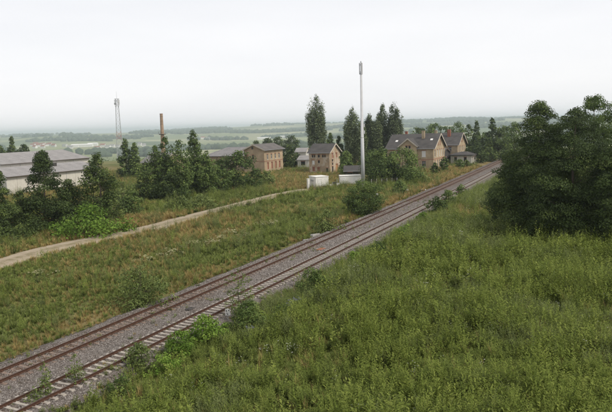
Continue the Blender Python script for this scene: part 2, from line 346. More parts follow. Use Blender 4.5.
# ------------------------------------------------------------------ the ground sheet
def dryness(x, y):
    t, o = to_track(x, y)
    left = o < 2
    d = (noise(x, y, 21, 31, 4)-.5)*2.8
    strip = np.exp(-((o+3.2)/2.2)**2)*.75
    far = sst(60, 115, y)*.62
    d = np.where(left, d+strip*1.1+far-.10, d*1.1-.18+.28*sst(55, 90, y))
    rd = road_dist(x, y); d = d + .45*np.exp(-(rd/3.5)**2)*(o < 0)
    return np.clip(d, 0, 1)
def axis(lo, hi, step, lim, fac=1.055):
    a = list(np.arange(lo, hi+.01, step)); s = step
    while a[-1] < lim: s *= fac; a.append(a[-1]+s)
    s = step; bq = [a[0]]
    while bq[-1] > -lim if lo < 0 else bq[-1] > -400: s *= fac*1.03; bq.append(bq[-1]-s)
    return np.array(bq[1:][::-1]+a)
gx = axis(-90, 90, 1.5, 12000, 1.045); gy = axis(14, 210, 1.5, 12000, 1.045)
XX, YY = np.meshgrid(gx, gy); ZZ = height(XX, YY)
nx, ny = len(gx), len(gy)
me = bpy.data.meshes.new('ground'); P = np.stack([XX, YY, ZZ], -1).reshape(-1, 3)
idx = np.arange(nx*ny).reshape(ny, nx); F = np.stack([idx[:-1, :-1], idx[:-1, 1:], idx[1:, 1:], idx[1:, :-1]], -1).reshape(-1, 4)
me.vertices.add(len(P)); me.vertices.foreach_set('co', P.astype(np.float32).ravel())
me.loops.add(F.size); me.loops.foreach_set('vertex_index', F.astype(np.int32).ravel()); me.polygons.add(len(F)); me.polygons.foreach_set('loop_start', np.arange(0, F.size, 4, dtype=np.int32))
a = me.attributes.new('dry', 'FLOAT', 'POINT'); a.data.foreach_set('value', dryness(P[:, 0], P[:, 1]).astype(np.float32))
a = me.attributes.new('far', 'FLOAT', 'POINT'); a.data.foreach_set('value', sst(260, 500, np.hypot(P[:, 0], P[:, 1])).astype(np.float32))
me.update(calc_edges=True); me.polygons.foreach_set('use_smooth', [True]*len(me.polygons)); me.materials.append(M['ground'])
tag(link(bpy.data.objects.new('ground', me)), kind='structure')

# dirt road
mb_v, mb_f, rut = [], [], []
pts = []
for a, b2 in zip(ROAD[:-1], ROAD[1:]):
    k = max(2, int(np.linalg.norm(b2-a)/1.2)); pts += [a+(b2-a)*i/k for i in range(k)]
pts.append(ROAD[-1]); pts = np.array(pts)
for _ in range(6): pts[1:-1] = (pts[:-2]+2*pts[1:-1]+pts[2:])/4
prof = [(-1, -.09, 0), (-.8, .05, 0), (-.45, .02, 0), (-.15, .07, 1), (.15, .07, 1), (.45, .02, 0), (.8, .05, 0), (1, -.09, 0)]
for i, p in enumerate(pts):
    d = pts[min(i+1, len(pts)-1)]-pts[max(i-1, 0)]; d /= np.linalg.norm(d); n_ = np.array([d[1], -d[0]])
    wd = 2.8+.5*(noise(p[0], p[1], 5, 8)-.5)*2
    for k, (q, zz, rr) in enumerate(prof):
        e = q*wd+(.7*(noise(i*1.2, k*7., 4., 2, 2)-.5) if abs(q) > .9 else 0)
        x, y = p+n_*e; mb_v.append((x, y, hz(x, y)+.05+zz)); rut.append(rr)
    if i:
        o = len(prof); j = i*o
        for k in range(o-1): mb_f.append((j-o+k, j-o+k+1, j+k+1, j+k))
me = bpy.data.meshes.new('dirt_road'); me.from_pydata(mb_v, [], mb_f); me.materials.append(M['road'])
a = me.attributes.new('rut', 'FLOAT', 'POINT'); a.data.foreach_set('value', rut); me.polygons.foreach_set('use_smooth', [True]*len(me.polygons))
tag(link(bpy.data.objects.new('dirt_road', me)), kind='structure')

# ballast bed
ts = np.arange(-30, 400, .5)
pro = [(-3.2, -.75), (-2.0, -.55), (-1.15, -.22), (-.2, -.215), (.1, -.215), (.75, -.235), (1.4, -.215), (1.8, -.215), (3.1, -.24), (4.3, -.22), (4.75, -.235), (5.45, -.25), (6.15, -.235), (6.6, -.23), (7.35, -.30), (8.3, -.75), (9.4, -.95)]
bv, bf, ru = [], [], []
for i, t_ in enumerate(ts):
    for k, (o, z) in enumerate(pro):
        jit = (hsh(i*1., k*1., 5)-.5)
        oo = o+((jit*.3+1.1*(noise(t_, k*9., 5., 13, 3)-.5)) if k in (0, 1, len(pro)-2, len(pro)-1) else 0)
        bv.append(TP(t_, oo, z+(.045*jit if 2 <= k < len(pro)-2 else .12*jit))); ru.append(float(np.exp(-((o-.75)/.95)**2)*.9+.45*np.exp(-((o-5.45)/.8)**2)))
    if i:
        q = len(pro); j = i*q
        for k in range(q-1): bf.append((j-q+k, j-q+k+1, j+k+1, j+k))
me = bpy.data.meshes.new('track_bed'); me.from_pydata([tuple(map(float, p)) for p in bv], [], bf); me.materials.append(M['ballast'])
a = me.attributes.new('rusty', 'FLOAT', 'POINT'); a.data.foreach_set('value', ru); me.polygons.foreach_set('use_smooth', [True]*len(me.polygons))
tag(link(bpy.data.objects.new('track_bed', me)), kind='structure')

# ------------------------------------------------------------------ railway tracks
def track(o0, label, smat, proud, step, t0, seed):
    rg = np.random.default_rng(seed)
    root = thing('railway_track', TP(60, o0+.75, -.2), 0, label, 'railway track', 'two parallel railway tracks')
    base = np.array(root.location)
    tt = np.arange(-30, 400, 2.)
    for s in (0, 1.507):
        sec = [(-.036, 0), (.036, 0), (.036, -.045), (.010, -.06), (.010, -.14), (.07, -.165), (.07, -.18), (-.07, -.18), (-.07, -.165), (-.010, -.14), (-.010, -.06), (-.036, -.045)]
        V, Fs, Ms = [], [], []
        for i, t_ in enumerate(tt):
            for a_, z_ in sec: V.append(TP(t_, o0+s+a_, z_)-base)
            if i:
                q = len(sec); j = i*q
                for k in range(q): Fs.append((j-q+k, j-q+(k+1) % q, j+(k+1) % q, j+k)); Ms.append(1 if k == 0 else 0)
        me = bpy.data.meshes.new('rail'); me.from_pydata([tuple(map(float, p)) for p in V], [], Fs); me.materials.append(M['rail_side']); me.materials.append(M['rail_top'])
        me.polygons.foreach_set('material_index', Ms); link(bpy.data.objects.new('rail', me), root)
    # concrete sleeper: thick under the rails, slimmer in the middle
    def sleeper_mb():
        b_ = MB(); xs = [-1.3, -1.27, -.5, -.3, .3, .5, 1.27, 1.3]; hw = [.10, .13, .13, .105, .105, .13, .13, .10]; zt = [-.03, 0, 0, -.03, -.03, 0, 0, -.03]
        for x, h_, z_ in zip(xs, hw, zt): b_.v += [(x, -h_-.02, -.2), (x, h_+.02, -.2), (x, h_, z_), (x, -h_, z_)]
        for i in range(7):
            for k in range(4): b_.f.append((i*4+k, i*4+(k+1) % 4, i*4+4+(k+1) % 4, i*4+4+k))
        b_.f += [(3, 2, 1, 0), (28, 29, 30, 31)]; return b_
    me = sleeper_mb().mesh('sleeper', smat)
    allv, allf = [], []; fv = MB()
    k = 0; t_ = t0; sm = sleeper_mb()
    while t_ < 395:
        p = TP(t_, o0+.7535, -.185+proud+rg.normal(0, .006)); q = TP(t_+.5, o0+.7535)
        ang = math.atan2(*(NV[::-1]))+rg.normal(0, .012)
        if 0 <= k < 300:
            ob = bpy.data.objects.new('sleeper', me); ob.location = p-base; ob.rotation_euler = (0, 0, ang); link(ob, root)
        else:
            R = np.array([[math.cos(ang), -math.sin(ang)], [math.sin(ang), math.cos(ang)]]); n0 = len(allv)
            for x, y, z in sm.v: e = R@[x, y]; allv.append((e[0]+p[0]-base[0], e[1]+p[1]-base[1], z+p[2]-base[2]))
            allf += [tuple(n0+i for i in f_) for f_ in sm.f]
        if t_ < 150:
            for s in (-.7535, .7535):
                for e in (-.11, .11):
                    c_ = TP(t_, o0+.7535+s+e)-base; fv.box(c_[0]-.05, c_[0]+.05, c_[1]-.05, c_[1]+.05, .02, .075)
        t_ += step; k += 1
    me2 = bpy.data.meshes.new('distant_sleepers'); me2.from_pydata(allv, [], allf); me2.materials.append(smat)
    tag(link(bpy.data.objects.new('distant_sleepers', me2), root), kind='stuff')
    tag(fv.build('rail_fastenings', M['rail_side'], root), kind='stuff')
    return root
track(0, 'farther railway track, dull brown rust-stained sleepers sunk in gravel beside the meadow', M['sleeper_brown'], .0, .66, 8.3, 1)
track(SPC, 'nearer railway track with pale concrete sleepers between rusty rails, weeds growing over it', M['sleeper_pale'], .02, .63, 6.1, 2)

# ------------------------------------------------------------------ leafy growth
def blob_leaves(rg, cen, rad, n, size, flat=.7, droop=0, tint_c=.22, upbias=.6):
    k = len(cen); w_ = rad**2; w_ = w_/w_.sum()
    ci = rg.choice(k, n, p=w_); off = rg.normal(0, 1, (n, 3)); off /= np.linalg.norm(off, axis=1)[:, None]
    rr = np.where(rg.random(n) < .55, .6+.45*rg.random(n), rg.random(n)**.6); off = off*rr[:, None]; off[:, 2] *= flat
    pos = cen[ci]+off*rad[ci][:, None]
    if droop: pos[:, 2] -= droop*(off[:, 0]**2+off[:, 1]**2)*rad[ci]
    nrm = off*1.35+rg.normal(0, .42, (n, 3)); nrm[:, 2] += upbias; nrm /= np.linalg.norm(nrm, axis=1)[:, None]
    a = np.cross(nrm, rg.normal(0, 1, (n, 3))); a /= np.linalg.norm(a, axis=1)[:, None]+1e-9; b_ = np.cross(nrm, a)
    s = size*(.6+.8*rg.random(n))[:, None]
    V = np.stack([pos-a*s*.62, pos-b_*s*.34+nrm*s*.06, pos+a*s*.62, pos+b_*s*.34+nrm*s*.06], 1)
    ct = np.clip(.45+rg.normal(0, tint_c, k), .05, .95); tint = np.clip(ct[ci]+rg.normal(0, .13, n), 0, 1)
    return V, tint
PROF = {
    'broad': lambda t: np.sqrt(np.clip(1-((t-.45)/.57)**2, 0, 1))*.95+.04,
    'conic': lambda t: np.clip(1.02-t, 0, 1)**.68*np.clip(.7+t*4, 0, 1)+.03,
    'spire': lambda t: np.clip(1.01-t, 0, 1)**.62*np.clip(.8+t*3, 0, 1)+.04,
    'peak': lambda t: np.clip(1-t**2.1, 0, 1)**.68*np.clip(.8+t*3, 0, 1)+.06,
    'full': lambda t: np.clip(1-t**3.2, 0, 1)**.8*np.clip(.8+t*3, 0, 1)+.04,
    'oval': lambda t: np.clip(1-t**2.3, 0, 1)**.7*np.clip(.66+t*1.6, 0, 1)+.05,
    'poplar': lambda t: np.clip(.60+t*1.1, 0, 1)*np.clip((1.01-t)*4.6, 0, 1)**.5,
    'shrub': lambda t: np.sqrt(np.clip(1-(t*.98)**2, 0, 1)),
}
def plant(name, loc, H, R, shape, leaf, size, label, cat, group=None, seed=1, k=5., bare=.14, ncl=None, flat=.7, droop=0, stems=1, sparse=1., clr=None, maxn=110000, irregular=.25, blossom=None, lean=0):
    rg = np.random.default_rng(seed)
    root = thing(name, loc, 0, label, cat, group)
    if ncl is None: ncl = int(np.clip(26*H/R, 50, 190))
    z0 = H*bare
    tt_ = rg.random(ncl*8); t = tt_[rg.random(ncl*8) < (PROF[shape](tt_)+.38)/1.4][:ncl]; ncl = len(t); t[:4] = [.97, .93, .02, .06]
    ph = rg.random(ncl)*6.283
    irregular = min(irregular, .14) if shape == 'conic' else irregular
    lob = 1+irregular*np.sin(2*ph+rg.random()*6+3*t)+irregular*.7*np.sin(5*ph+rg.random()*6-7*t)
    rc = (clr or .36)*R*(.65+.75*rg.random(ncl))*(.52+.48*PROF[shape](t))
    rad = np.clip(R*PROF[shape](t)*lob-rc*.5, 0, None)*np.where(rg.random(ncl) < .75, .78+.26*rg.random(ncl), rg.random(ncl)**.6)
    cen = np.stack([np.cos(ph)*rad+lean*t*H, np.sin(ph)*rad, z0+t*np.maximum(H-z0-rc*flat*.9, .2*H)], 1)
    if shape == 'poplar':                       # several upright leaders of unequal height
        sec = np.floor(ph/6.2832*6).astype(int) % 6; cen[:, 2] *= rg.permutation([1., .97, .9, .86, .94, .82])[sec]
    n = int(min(maxn, 1.75*k*sparse*2*R*(H-z0)/size**2))
    V, tint = blob_leaves(rg, cen, rc, n, size, flat, droop)
    V[:, :, 2] = np.maximum(V[:, :, 2], .03)
    me = quads_mesh('crown', V, tint, M[leaf]); link(bpy.data.objects.new('crown', me), root)
    # trunk and limbs
    tb = MB(); tr = max(.025, H*.016)
    for s_ in range(stems):
        ax = rg.normal(0, .05*H if stems > 1 else .012*H, 2); nseg = 6
        path = [np.array([ax[0]*q+rg.normal(0, .006*H)*(q > 0)+lean*q*H, ax[1]*q+rg.normal(0, .006*H)*(q > 0), q*H*.93-.25*(q == 0)]) for q in np.linspace(0, 1, nseg)]
        rads = [tr*(1.25 if i == 0 else 1)*(1-.9*q)/math.sqrt(stems) for i, q in enumerate(np.linspace(0, 1, nseg))]
        tb.tube(path, rads, 6)
        sel = np.argsort(-rad)[:min(ncl, 26)] if s_ == 0 else []
        for ci in sel:
            zc = cen[ci][2]; q = np.clip((zc-.25*rad[ci]-.03*H)/(H*.93), .06, .9); i0 = q*(nseg-1); i = int(i0); fr = i0-i
            p0 = path[i]*(1-fr)+path[min(i+1, nseg-1)]*fr; p1 = cen[ci]; mid = (p0+p1)/2+np.array([0, 0, -.06*rad[ci]])
            r0 = max(.012, tr*(1-.85*q)*.45); tb.tube([p0, mid, p1], [r0, r0*.6, r0*.2], 4)
    tb.build('trunk', M['bark'] if H > 3 else M['stem'], root, smooth=True)
    if blossom:
        Vb, tbn = blob_leaves(rg, cen, rc*1.05, int(n*.06), size*.8, flat); link(bpy.data.objects.new('blossom', quads_mesh('blossom', Vb, tbn, M[blossom])), root)
    return root
SEED = [100]
def put(name, px, by, ty, hw, shape, leaf, label, cat='tree', size=None, group=None, **kw):
    p = G(px, by, -.4); p[2] = hz(p[0], p[1])
    H = GY(px, ty, p[1])[2]-p[2]; R = hw*p[1]/CAM_F*(1.14 if shape in ('oval', 'conic', 'broad', 'peak') and cat == 'tree' else 1)
    if size is None: size = float(np.clip(p[1]*.0024, .14, .66))
    SEED[0] += 1
    return plant(name, p, H, R, shape, leaf, size, label, cat, group, seed=SEED[0], **kw)

# --- trees along the left edge, in front of the sheds
put('conifer_tree', 2, 237, 167, 19, 'conic', 'leaf_deep', 'dark conical tree cut by the left edge of the picture', k=6, flat=.45, droop=.3, bare=.04)
put('conifer_tree', 47, 231, 148, 25, 'conic', 'leaf_deep', 'tallest dark spire-topped tree in front of the cream shed wall', k=6, flat=.45, droop=.3, bare=.03)
put('broadleaf_tree', 23, 233, 190, 15, 'oval', 'leaf_deep', 'low dark tree squeezed between the two dark conical trees', k=6, bare=.04)
put('broadleaf_tree', 71, 226, 178, 17, 'oval', 'leaf_deep', 'low dark tree behind the left end of the bright green bush', k=6, bare=.04)
put('broadleaf_tree', 102, 226, 151, 17, 'full', 'leaf_deep', 'rounded dark tree rising behind the bright green bush', k=6, bare=.1)
put('leafy_bush', 91, 235, 202, 34, 'shrub', 'leaf_fresh', 'wide bright green large-leaved bush beside the dirt road', 'bush', size=.34, k=5, bare=.02, stems=4)
put('leafy_bush', 22, 238, 222, 18, 'shrub', 'leaf_deep', 'dark undergrowth bush at the foot of the spire-topped tree', 'bush', k=4, bare=.02, stems=3)
# --- behind the sheds
put('conifer_tree', 14, 168, 136, 8, 'conic', 'leaf_deep', 'pointed dark tree behind the sheds, tallest of three at far left', k=6, bare=.03)
put('broadleaf_tree', 1, 170, 144, 10, 'oval', 'leaf_deep', 'dark tree behind the sheds at the very left edge', k=6, bare=.03)
put('broadleaf_tree', 25, 169, 143, 8, 'oval', 'leaf_deep', 'dark tree behind the sheds, right of the pointed one', k=6, bare=.03)
# --- middle left
put('conifer_tree', 127, 178, 138, 9, 'conic', 'leaf_mid', 'pointed tree just right of the lattice mast foot', k=6, bare=.03)
put('conifer_tree', 136, 178, 142, 7.5, 'conic', 'leaf_mid', 'slimmer pointed tree between the lattice mast and the brick annex', k=6, bare=.03)
put('flowering_bush', 124, 206, 181, 11, 'oval', 'leaf_olive', 'bush with whitish blossom right of the rounded dark tree', 'bush', blossom='petal_white', bare=.05, stems=3)
put('leafy_bush', 113, 221, 197, 12, 'shrub', 'leaf_olive', 'olive bush below the white-blossomed bush', 'bush', bare=.03, stems=3)
put('leafy_bush', 133, 215, 188, 13, 'oval', 'leaf_mid', 'mid green bush right of the white-blossomed bush', 'bush', bare=.03, stems=3)
put('leafy_bush', 148, 180, 164, 9, 'shrub', 'leaf_lime', 'pale green bush in front of the brick annex', 'bush', bare=.03, stems=3)
put('broadleaf_tree', 146, 201, 166, 10, 'oval', 'leaf_deep', 'small dark tree left of the tree clump under the brick chimney', bare=.06, k=6)
put('broadleaf_tree', 157, 199, 144, 10, 'oval', 'leaf_mid', 'slender tree left of the brick chimney', bare=.1, k=6)
put('broadleaf_tree', 168, 198, 136, 10, 'oval', 'leaf_mid', 'tree standing right in front of the brick chimney', bare=.1, k=6)
put('broadleaf_tree', 182, 199, 138, 11, 'oval', 'leaf_mid', 'leafy tree just right of the brick chimney', bare=.1, k=6)
put('broadleaf_tree', 196, 195, 128.5, 9.5, 'oval', 'leaf_mid', 'tallest tree of the clump left of the hip-roofed building', bare=.1, k=6)
put('broadleaf_tree', 208, 195, 150, 12, 'oval', 'leaf_mid', 'tree in front of the left end of the hip-roofed building', bare=.06, k=6)
put('broadleaf_tree', 173, 201, 168, 15, 'oval', 'leaf_deep', 'low dark bushy tree at the front of the middle clump', bare=.04, k=6)
put('broadleaf_tree', 219, 193, 166, 12, 'oval', 'leaf_mid', 'low rounded tree in front of the hip-roofed building wall', bare=.04, k=6)
put('broadleaf_tree', 237, 190, 149, 15, 'broad', 'leaf_mid', 'broad tree covering the left corner of the tan brick building', bare=.05, k=6)
put('leafy_bush', 254, 188, 167, 10, 'shrub', 'leaf_mid', 'bush growing against the gable end of the tan brick building', 'bush', bare=.03, stems=3)
put('leafy_bush', 268, 186, 170, 8, 'shrub', 'leaf_olive', 'bush at the near corner of the tan brick building', 'bush', bare=.03, stems=3)
put('leafy_bush', 203, 209, 193, 13, 'shrub', 'leaf_olive', 'olive scrub bush beside the road in front of the middle clump, right one', 'bush', bare=.02, stems=4)
put('leafy_bush', 183, 211, 195, 14, 'shrub', 'leaf_olive', 'olive scrub bush beside the road in front of the middle clump, left one', 'bush', bare=.02, stems=4)
put('broadleaf_tree', 289.5, 168, 144, 8, 'oval', 'leaf_deep', 'dark tree directly behind the tan brick building, right side', bare=.03, k=6)
put('broadleaf_tree', 297, 166, 152, 6, 'oval', 'leaf_deep', 'small dark tree between the tan brick building and derelict house', bare=.03, k=6)
for px_, ty_, hw_, lb in [(256, 140, 6, 'small round tree on the skyline above the brick gable'), (268, 137, 7, 'left one of three skyline trees behind the tan brick roof'), (280, 136, 8, 'middle one of three skyline trees behind the tan brick roof'), (292, 134, 8, 'right one of three skyline trees behind the tan brick roof')]:
    put('broadleaf_tree', px_, 152, ty_, hw_, 'broad', 'leaf_deep', lb, bare=.03, k=5, group='trees on the skyline')
# --- poplars
for px_, ty_, by_, hw_, lb in [(317, 91, 166, 9.5, 'lone tall poplar behind the derelict house'), (352, 103, 166, 7.5, 'poplar immediately left of the telecom mast'), (361, 117, 166, 6, 'shorter poplar right behind the telecom mast'),
                              (370.5, 109, 165, 6.5, 'slim poplar first to the right of the telecom mast'), (382.5, 101.5, 164, 7.5, 'poplar second from right of the poplar row'), (395.5, 98, 164, 7.5, 'rightmost and highest poplar of the row beside the station house'), (376.5, 116, 165, 5.5, 'short poplar in the gap of the poplar row')]:
    put('poplar_tree', px_, by_, ty_, hw_, 'poplar', 'leaf_poplar', lb, k=10.5, bare=.03, ncl=260, clr=.34, flat=2.0, irregular=.11, size=.46, group='Lombardy poplars')
put('conifer_tree', 331, 166, 132, 6.5, 'conic', 'leaf_mid', 'pointed tree behind the derelict house roof, left of two', k=6, bare=.03)
put('conifer_tree', 339.5, 166, 134.5, 5.5, 'conic', 'leaf_deep', 'pointed dark tree behind the derelict house roof, right of two', k=6, bare=.03)
put('broadleaf_tree', 347, 176, 150, 8, 'oval', 'leaf_mid', 'small tree right beside the derelict house gable', bare=.05, k=6)
put('broadleaf_tree', 369, 176, 149, 9, 'oval', 'leaf_deep', 'dark low tree behind the foot of the telecom mast', bare=.05, k=6)
# --- in front of and around the station
put('broadleaf_tree', 403, 183, 146.5, 17, 'broad', 'leaf_mid', 'big rounded tree hiding the left half of the station house', bare=.06, k=6)
put('broadleaf_tree', 379, 184, 147, 15, 'broad', 'leaf_mid', 'rounded tree left of the station house behind the wire fence', bare=.06, k=6)
put('leafy_bush', 391, 183, 160, 12, 'oval', 'leaf_deep', 'dark bush filling the gap between the two rounded station trees', 'bush', bare=.04, k=6)
put('leafy_bush', 399, 194, 180, 9, 'shrub', 'leaf_mid', 'bush by the track at the right end of the wire fence', 'bush', bare=.02, stems=3)
put('leafy_bush', 420, 182, 171, 9, 'shrub', 'leaf_olive', 'bush in the grass in front of the station house wall', 'bush', bare=.02, stems=3)
put('leafy_bush', 435, 174, 162, 4.5, 'oval', 'leaf_deep', 'small round very dark bush at the corner of the station house', 'bush', bare=.05, k=7)
put('leafy_bush', 444.5, 171.5, 156, 4.5, 'oval', 'leaf_mid', 'upright bush growing against the station house gable', 'bush', bare=.03, k=6)
put('leafy_bush', 460, 168.5, 158.5, 6, 'shrub', 'leaf_mid', 'bush in front of the low pavilion wall', 'bush', bare=.03, k=6, stems=3)
put('leafy_bush', 467, 167.5, 159.5, 4, 'shrub', 'leaf_olive', 'small bush beside the windows of the low pavilion', 'bush', bare=.03, k=6, stems=3)
for px_, by_, ty_, hw_, sh_, lf_, lb in [(418, 152, 126, 8, 'broad', 'leaf_deep', 'round tree rising behind the left station roof, next to the red roof'), (435, 151, 122.5, 11, 'broad', 'leaf_mid', 'broad tree rising behind the station chimney'),
        (447, 151, 125, 8, 'broad', 'leaf_mid', 'tree behind the red chimney of the second house'), (458, 151, 121, 9, 'broad', 'leaf_mid', 'tree behind the gable tip of the second house'),
        (469, 156, 124, 8, 'oval', 'leaf_deep', 'dark tree just right of the second house gable'), (476.5, 157, 119.5, 6, 'conic', 'leaf_deep', 'pointed dark fir right of the station houses'),
        (483, 158, 131, 10, 'broad', 'leaf_mid', 'lower round tree right of the pointed fir'), (492, 158, 117, 8, 'conic', 'leaf_deep', 'tall pointed tree beside the big trees where the tracks vanish'), (503, 158, 124, 12, 'broad', 'leaf_deep', 'dark tree half hidden behind the big right-hand trees'),
        (476, 163, 142, 10, 'broad', 'leaf_deep', 'dark spreading tree behind the low pavilion'), (489, 161, 146, 9, 'broad', 'leaf_deep', 'dark low tree at the point where the tracks vanish'), (408, 150, 133, 7, 'broad', 'leaf_deep', 'small tree beside the red-tiled roof'), (514, 160, 121, 12, 'oval', 'leaf_mid', 'mid green tree glimpsed just left of the largest tree top')]:
    put('conifer_tree' if sh_ == 'conic' else 'broadleaf_tree', px_, by_, ty_, hw_, sh_, lf_, lb, bare=.03, k=5)
# --- big trees on the right
put('broadleaf_tree', 594, 226, 94, 22, 'broad', 'leaf_mid', 'airy tree whose loose top rises behind the big right-hand trees', k=5, bare=.3, clr=.26, irregular=.3, size=.2)
put('broadleaf_tree', 538, 238, 98, 52, 'spire', 'leaf_deep', 'largest dark green tree, peaked crown, at the right', k=8, bare=.015, flat=.38, droop=.35, size=.16, ncl=360, clr=.23, irregular=.07)
put('broadleaf_tree', 573, 243, 106, 50, 'full', 'leaf_deep', 'wide dark tree right of the peaked one, branches in layers', k=8, bare=.015, flat=.33, droop=.35, size=.16, ncl=300, clr=.25, irregular=.16)
put('broadleaf_tree', 511, 234, 150, 20, 'oval', 'leaf_deep', 'shorter dark tree at the left skirt of the big right-hand trees', k=7, bare=.02, flat=.4, droop=.3, size=.2, ncl=120)
put('broadleaf_tree', 629, 250, 112, 42, 'full', 'leaf_deep', 'dark tree cut off by the right edge of the picture', k=7, bare=.02, flat=.35, droop=.35, size=.18, ncl=200)
put('leafy_sapling', 530, 240, 213, 12, 'conic', 'leaf_lime', 'light green sapling in front of the largest right-hand tree', 'sapling', k=3.5, bare=.05, size=.2, flat=.35)
put('leafy_bush', 552, 243, 229, 13, 'shrub', 'leaf_fresh', 'bright low bush at the foot of the right-hand trees, right of the sapling', 'bush', k=3.5, bare=.02, size=.18, stems=3)
put('leafy_bush', 479, 229, 213, 11, 'shrub', 'leaf_mid', 'mid green bush at the left foot of the right-hand trees', 'bush', k=4, bare=.02, size=.17, stems=3)
put('leafy_bush', 505, 238, 224, 12, 'shrub', 'leaf_mid', 'low bush between the sapling and the left foot of the trees', 'bush', k=4, bare=.02, size=.17, stems=3)
# --- bushes beside the line
put('leafy_bush', 364.5, 214, 178, 17.5, 'broad', 'leaf_mid', 'big rounded green bush beside the far rail below the telecom mast', 'bush', k=6.5, bare=.02, size=.2, ncl=70, stems=3)
put('leafy_bush', 352, 214, 199, 8, 'shrub', 'leaf_mid', 'low bush at the left foot of the big rounded trackside bush', 'bush', bare=.02, stems=3)
put('leafy_bush', 328, 231, 207, 13, 'oval', 'leaf_olive', 'loose olive green bush on the meadow left of the far rail', 'bush', k=4, bare=.02, stems=3)
put('leafy_bush', 141, 304, 263, 30, 'shrub', 'leaf_olive', 'large loose green bush standing alone on the near left meadow', 'bush', k=3.2, bare=.02, size=.15, stems=5, irregular=.3)
put('leafy_bush', 436, 212, 195, 11, 'shrub', 'leaf_mid', 'low hedge-like bush at the right side of the near track, left one', 'bush', bare=.02, stems=3)
put('leafy_bush', 448, 205, 189, 9, 'shrub', 'leaf_mid', 'low hedge-like bush at the right side of the near track, right one', 'bush', bare=.02, stems=3)
put('leafy_bush', 405, 245, 223, 13, 'shrub', 'leaf_fresh', 'fresh green bush beside the near rail, halfway along the line', 'bush', k=4.5, bare=.02, stems=3)
put('leafy_bush', 381, 265, 240, 16, 'shrub', 'leaf_mid', 'bush with dark core at the meadow edge right of the gravel bank', 'bush', k=4.5, bare=.02, stems=3)
put('leafy_bush', 354, 270, 250, 9, 'shrub', 'leaf_fresh', 'small green bush on the gravel bank right of the near track', 'bush', k=4.5, bare=.02, stems=3)
put('leafy_bush', 313, 296, 264, 15, 'oval', 'leaf_mid', 'upright green bush on the bank beside the near track', 'bush', k=4.5, bare=.02, stems=3)
put('leafy_bush', 341, 288, 276, 7, 'shrub', 'leaf_lime', 'yellow-green bush beside a patch of white flowers', 'bush', k=4.5, bare=.02, stems=3)
put('leafy_bush', 249, 331, 299, 21, 'shrub', 'leaf_mid', 'dark green bush right behind the white marker plate', 'bush', k=5, bare=.02, size=.13, stems=4)
put('leafy_bush', 206, 340, 314, 22, 'shrub', 'leaf_fresh', 'bright broad-leaved bush spilling towards the near track', 'bush', k=4.5, bare=.02, size=.16, stems=4)
put('leafy_bush', 262, 325, 310, 10, 'shrub', 'leaf_lime', 'yellow-green bush right of the white marker plate', 'bush', k=4.5, bare=.02, size=.13, stems=3)
put('leafy_bush', 226, 334, 322, 12, 'shrub', 'leaf_fresh', 'bright green bush just in front of the white marker plate', 'bush', k=4.5, bare=.02, size=.14, stems=4)
put('leafy_bush', 179, 353, 329, 17, 'shrub', 'leaf_fresh', 'green weedy bush over the near rail between the bright bush and the lower left saplings', 'bush', k=4.5, bare=.02, size=.12, stems=4)
put('leafy_bush', 423, 224, 211, 9, 'shrub', 'leaf_fresh', 'fresh green bush on the bank between the hedge-like bushes and the halfway bush', 'bush', k=4.5, bare=.02, stems=3)
put('leafy_bush', 462, 195, 184, 7, 'shrub', 'leaf_mid', 'small bush right of the near track, closest to the right-hand trees', 'bush', k=4.5, bare=.02, stems=3)
put('leafy_bush', 281, 322, 303, 14, 'shrub', 'leaf_mid', 'mid green bush on the bank right of the yellow-green marker bush', 'bush', k=4, bare=.02, size=.13, stems=3)
put('leafy_bush', 166, 372, 352, 17, 'shrub', 'leaf_fresh', 'fresh green bush at the meadow edge by the lower near track', 'bush', k=3.5, bare=.02, size=.12, stems=4)
put('leafy_bush', 120, 392, 372, 17, 'shrub', 'leaf_mid', 'green bush at the meadow edge nearest the bottom of the picture', 'bush', k=3.5, bare=.02, size=.11, stems=4)
put('leafy_sapling', 240, 318, 267, 13, 'oval', 'leaf_olive', 'thin airy sapling leaning over the near track by the marker', 'sapling', k=1.1, bare=.15, size=.12, clr=.22, irregular=.4)
put('leafy_sapling', 46, 397, 361, 9, 'oval', 'leaf_olive', 'airy sapling growing between the rails at lower left', 'sapling', k=1.3, bare=.1, size=.09, clr=.26, irregular=.4)
put('leafy_sapling', 76, 384, 353, 12, 'oval', 'leaf_olive', 'airy sapling on the near track, right of the lower left one', 'sapling', k=1.2, bare=.1, size=.09, clr=.26, irregular=.4)
put('leafy_bush', 34, 402, 386, 13, 'shrub', 'leaf_olive', 'low weedy bush on the near track at the bottom left corner', 'bush', k=1.8, bare=.02, size=.09, stems=3)
put('leafy_bush', 141, 366, 341, 19, 'shrub', 'leaf_olive', 'weedy bush crowding over the near rail left of the bright bush', 'bush', k=3.5, bare=.02, size=.12, stems=4)

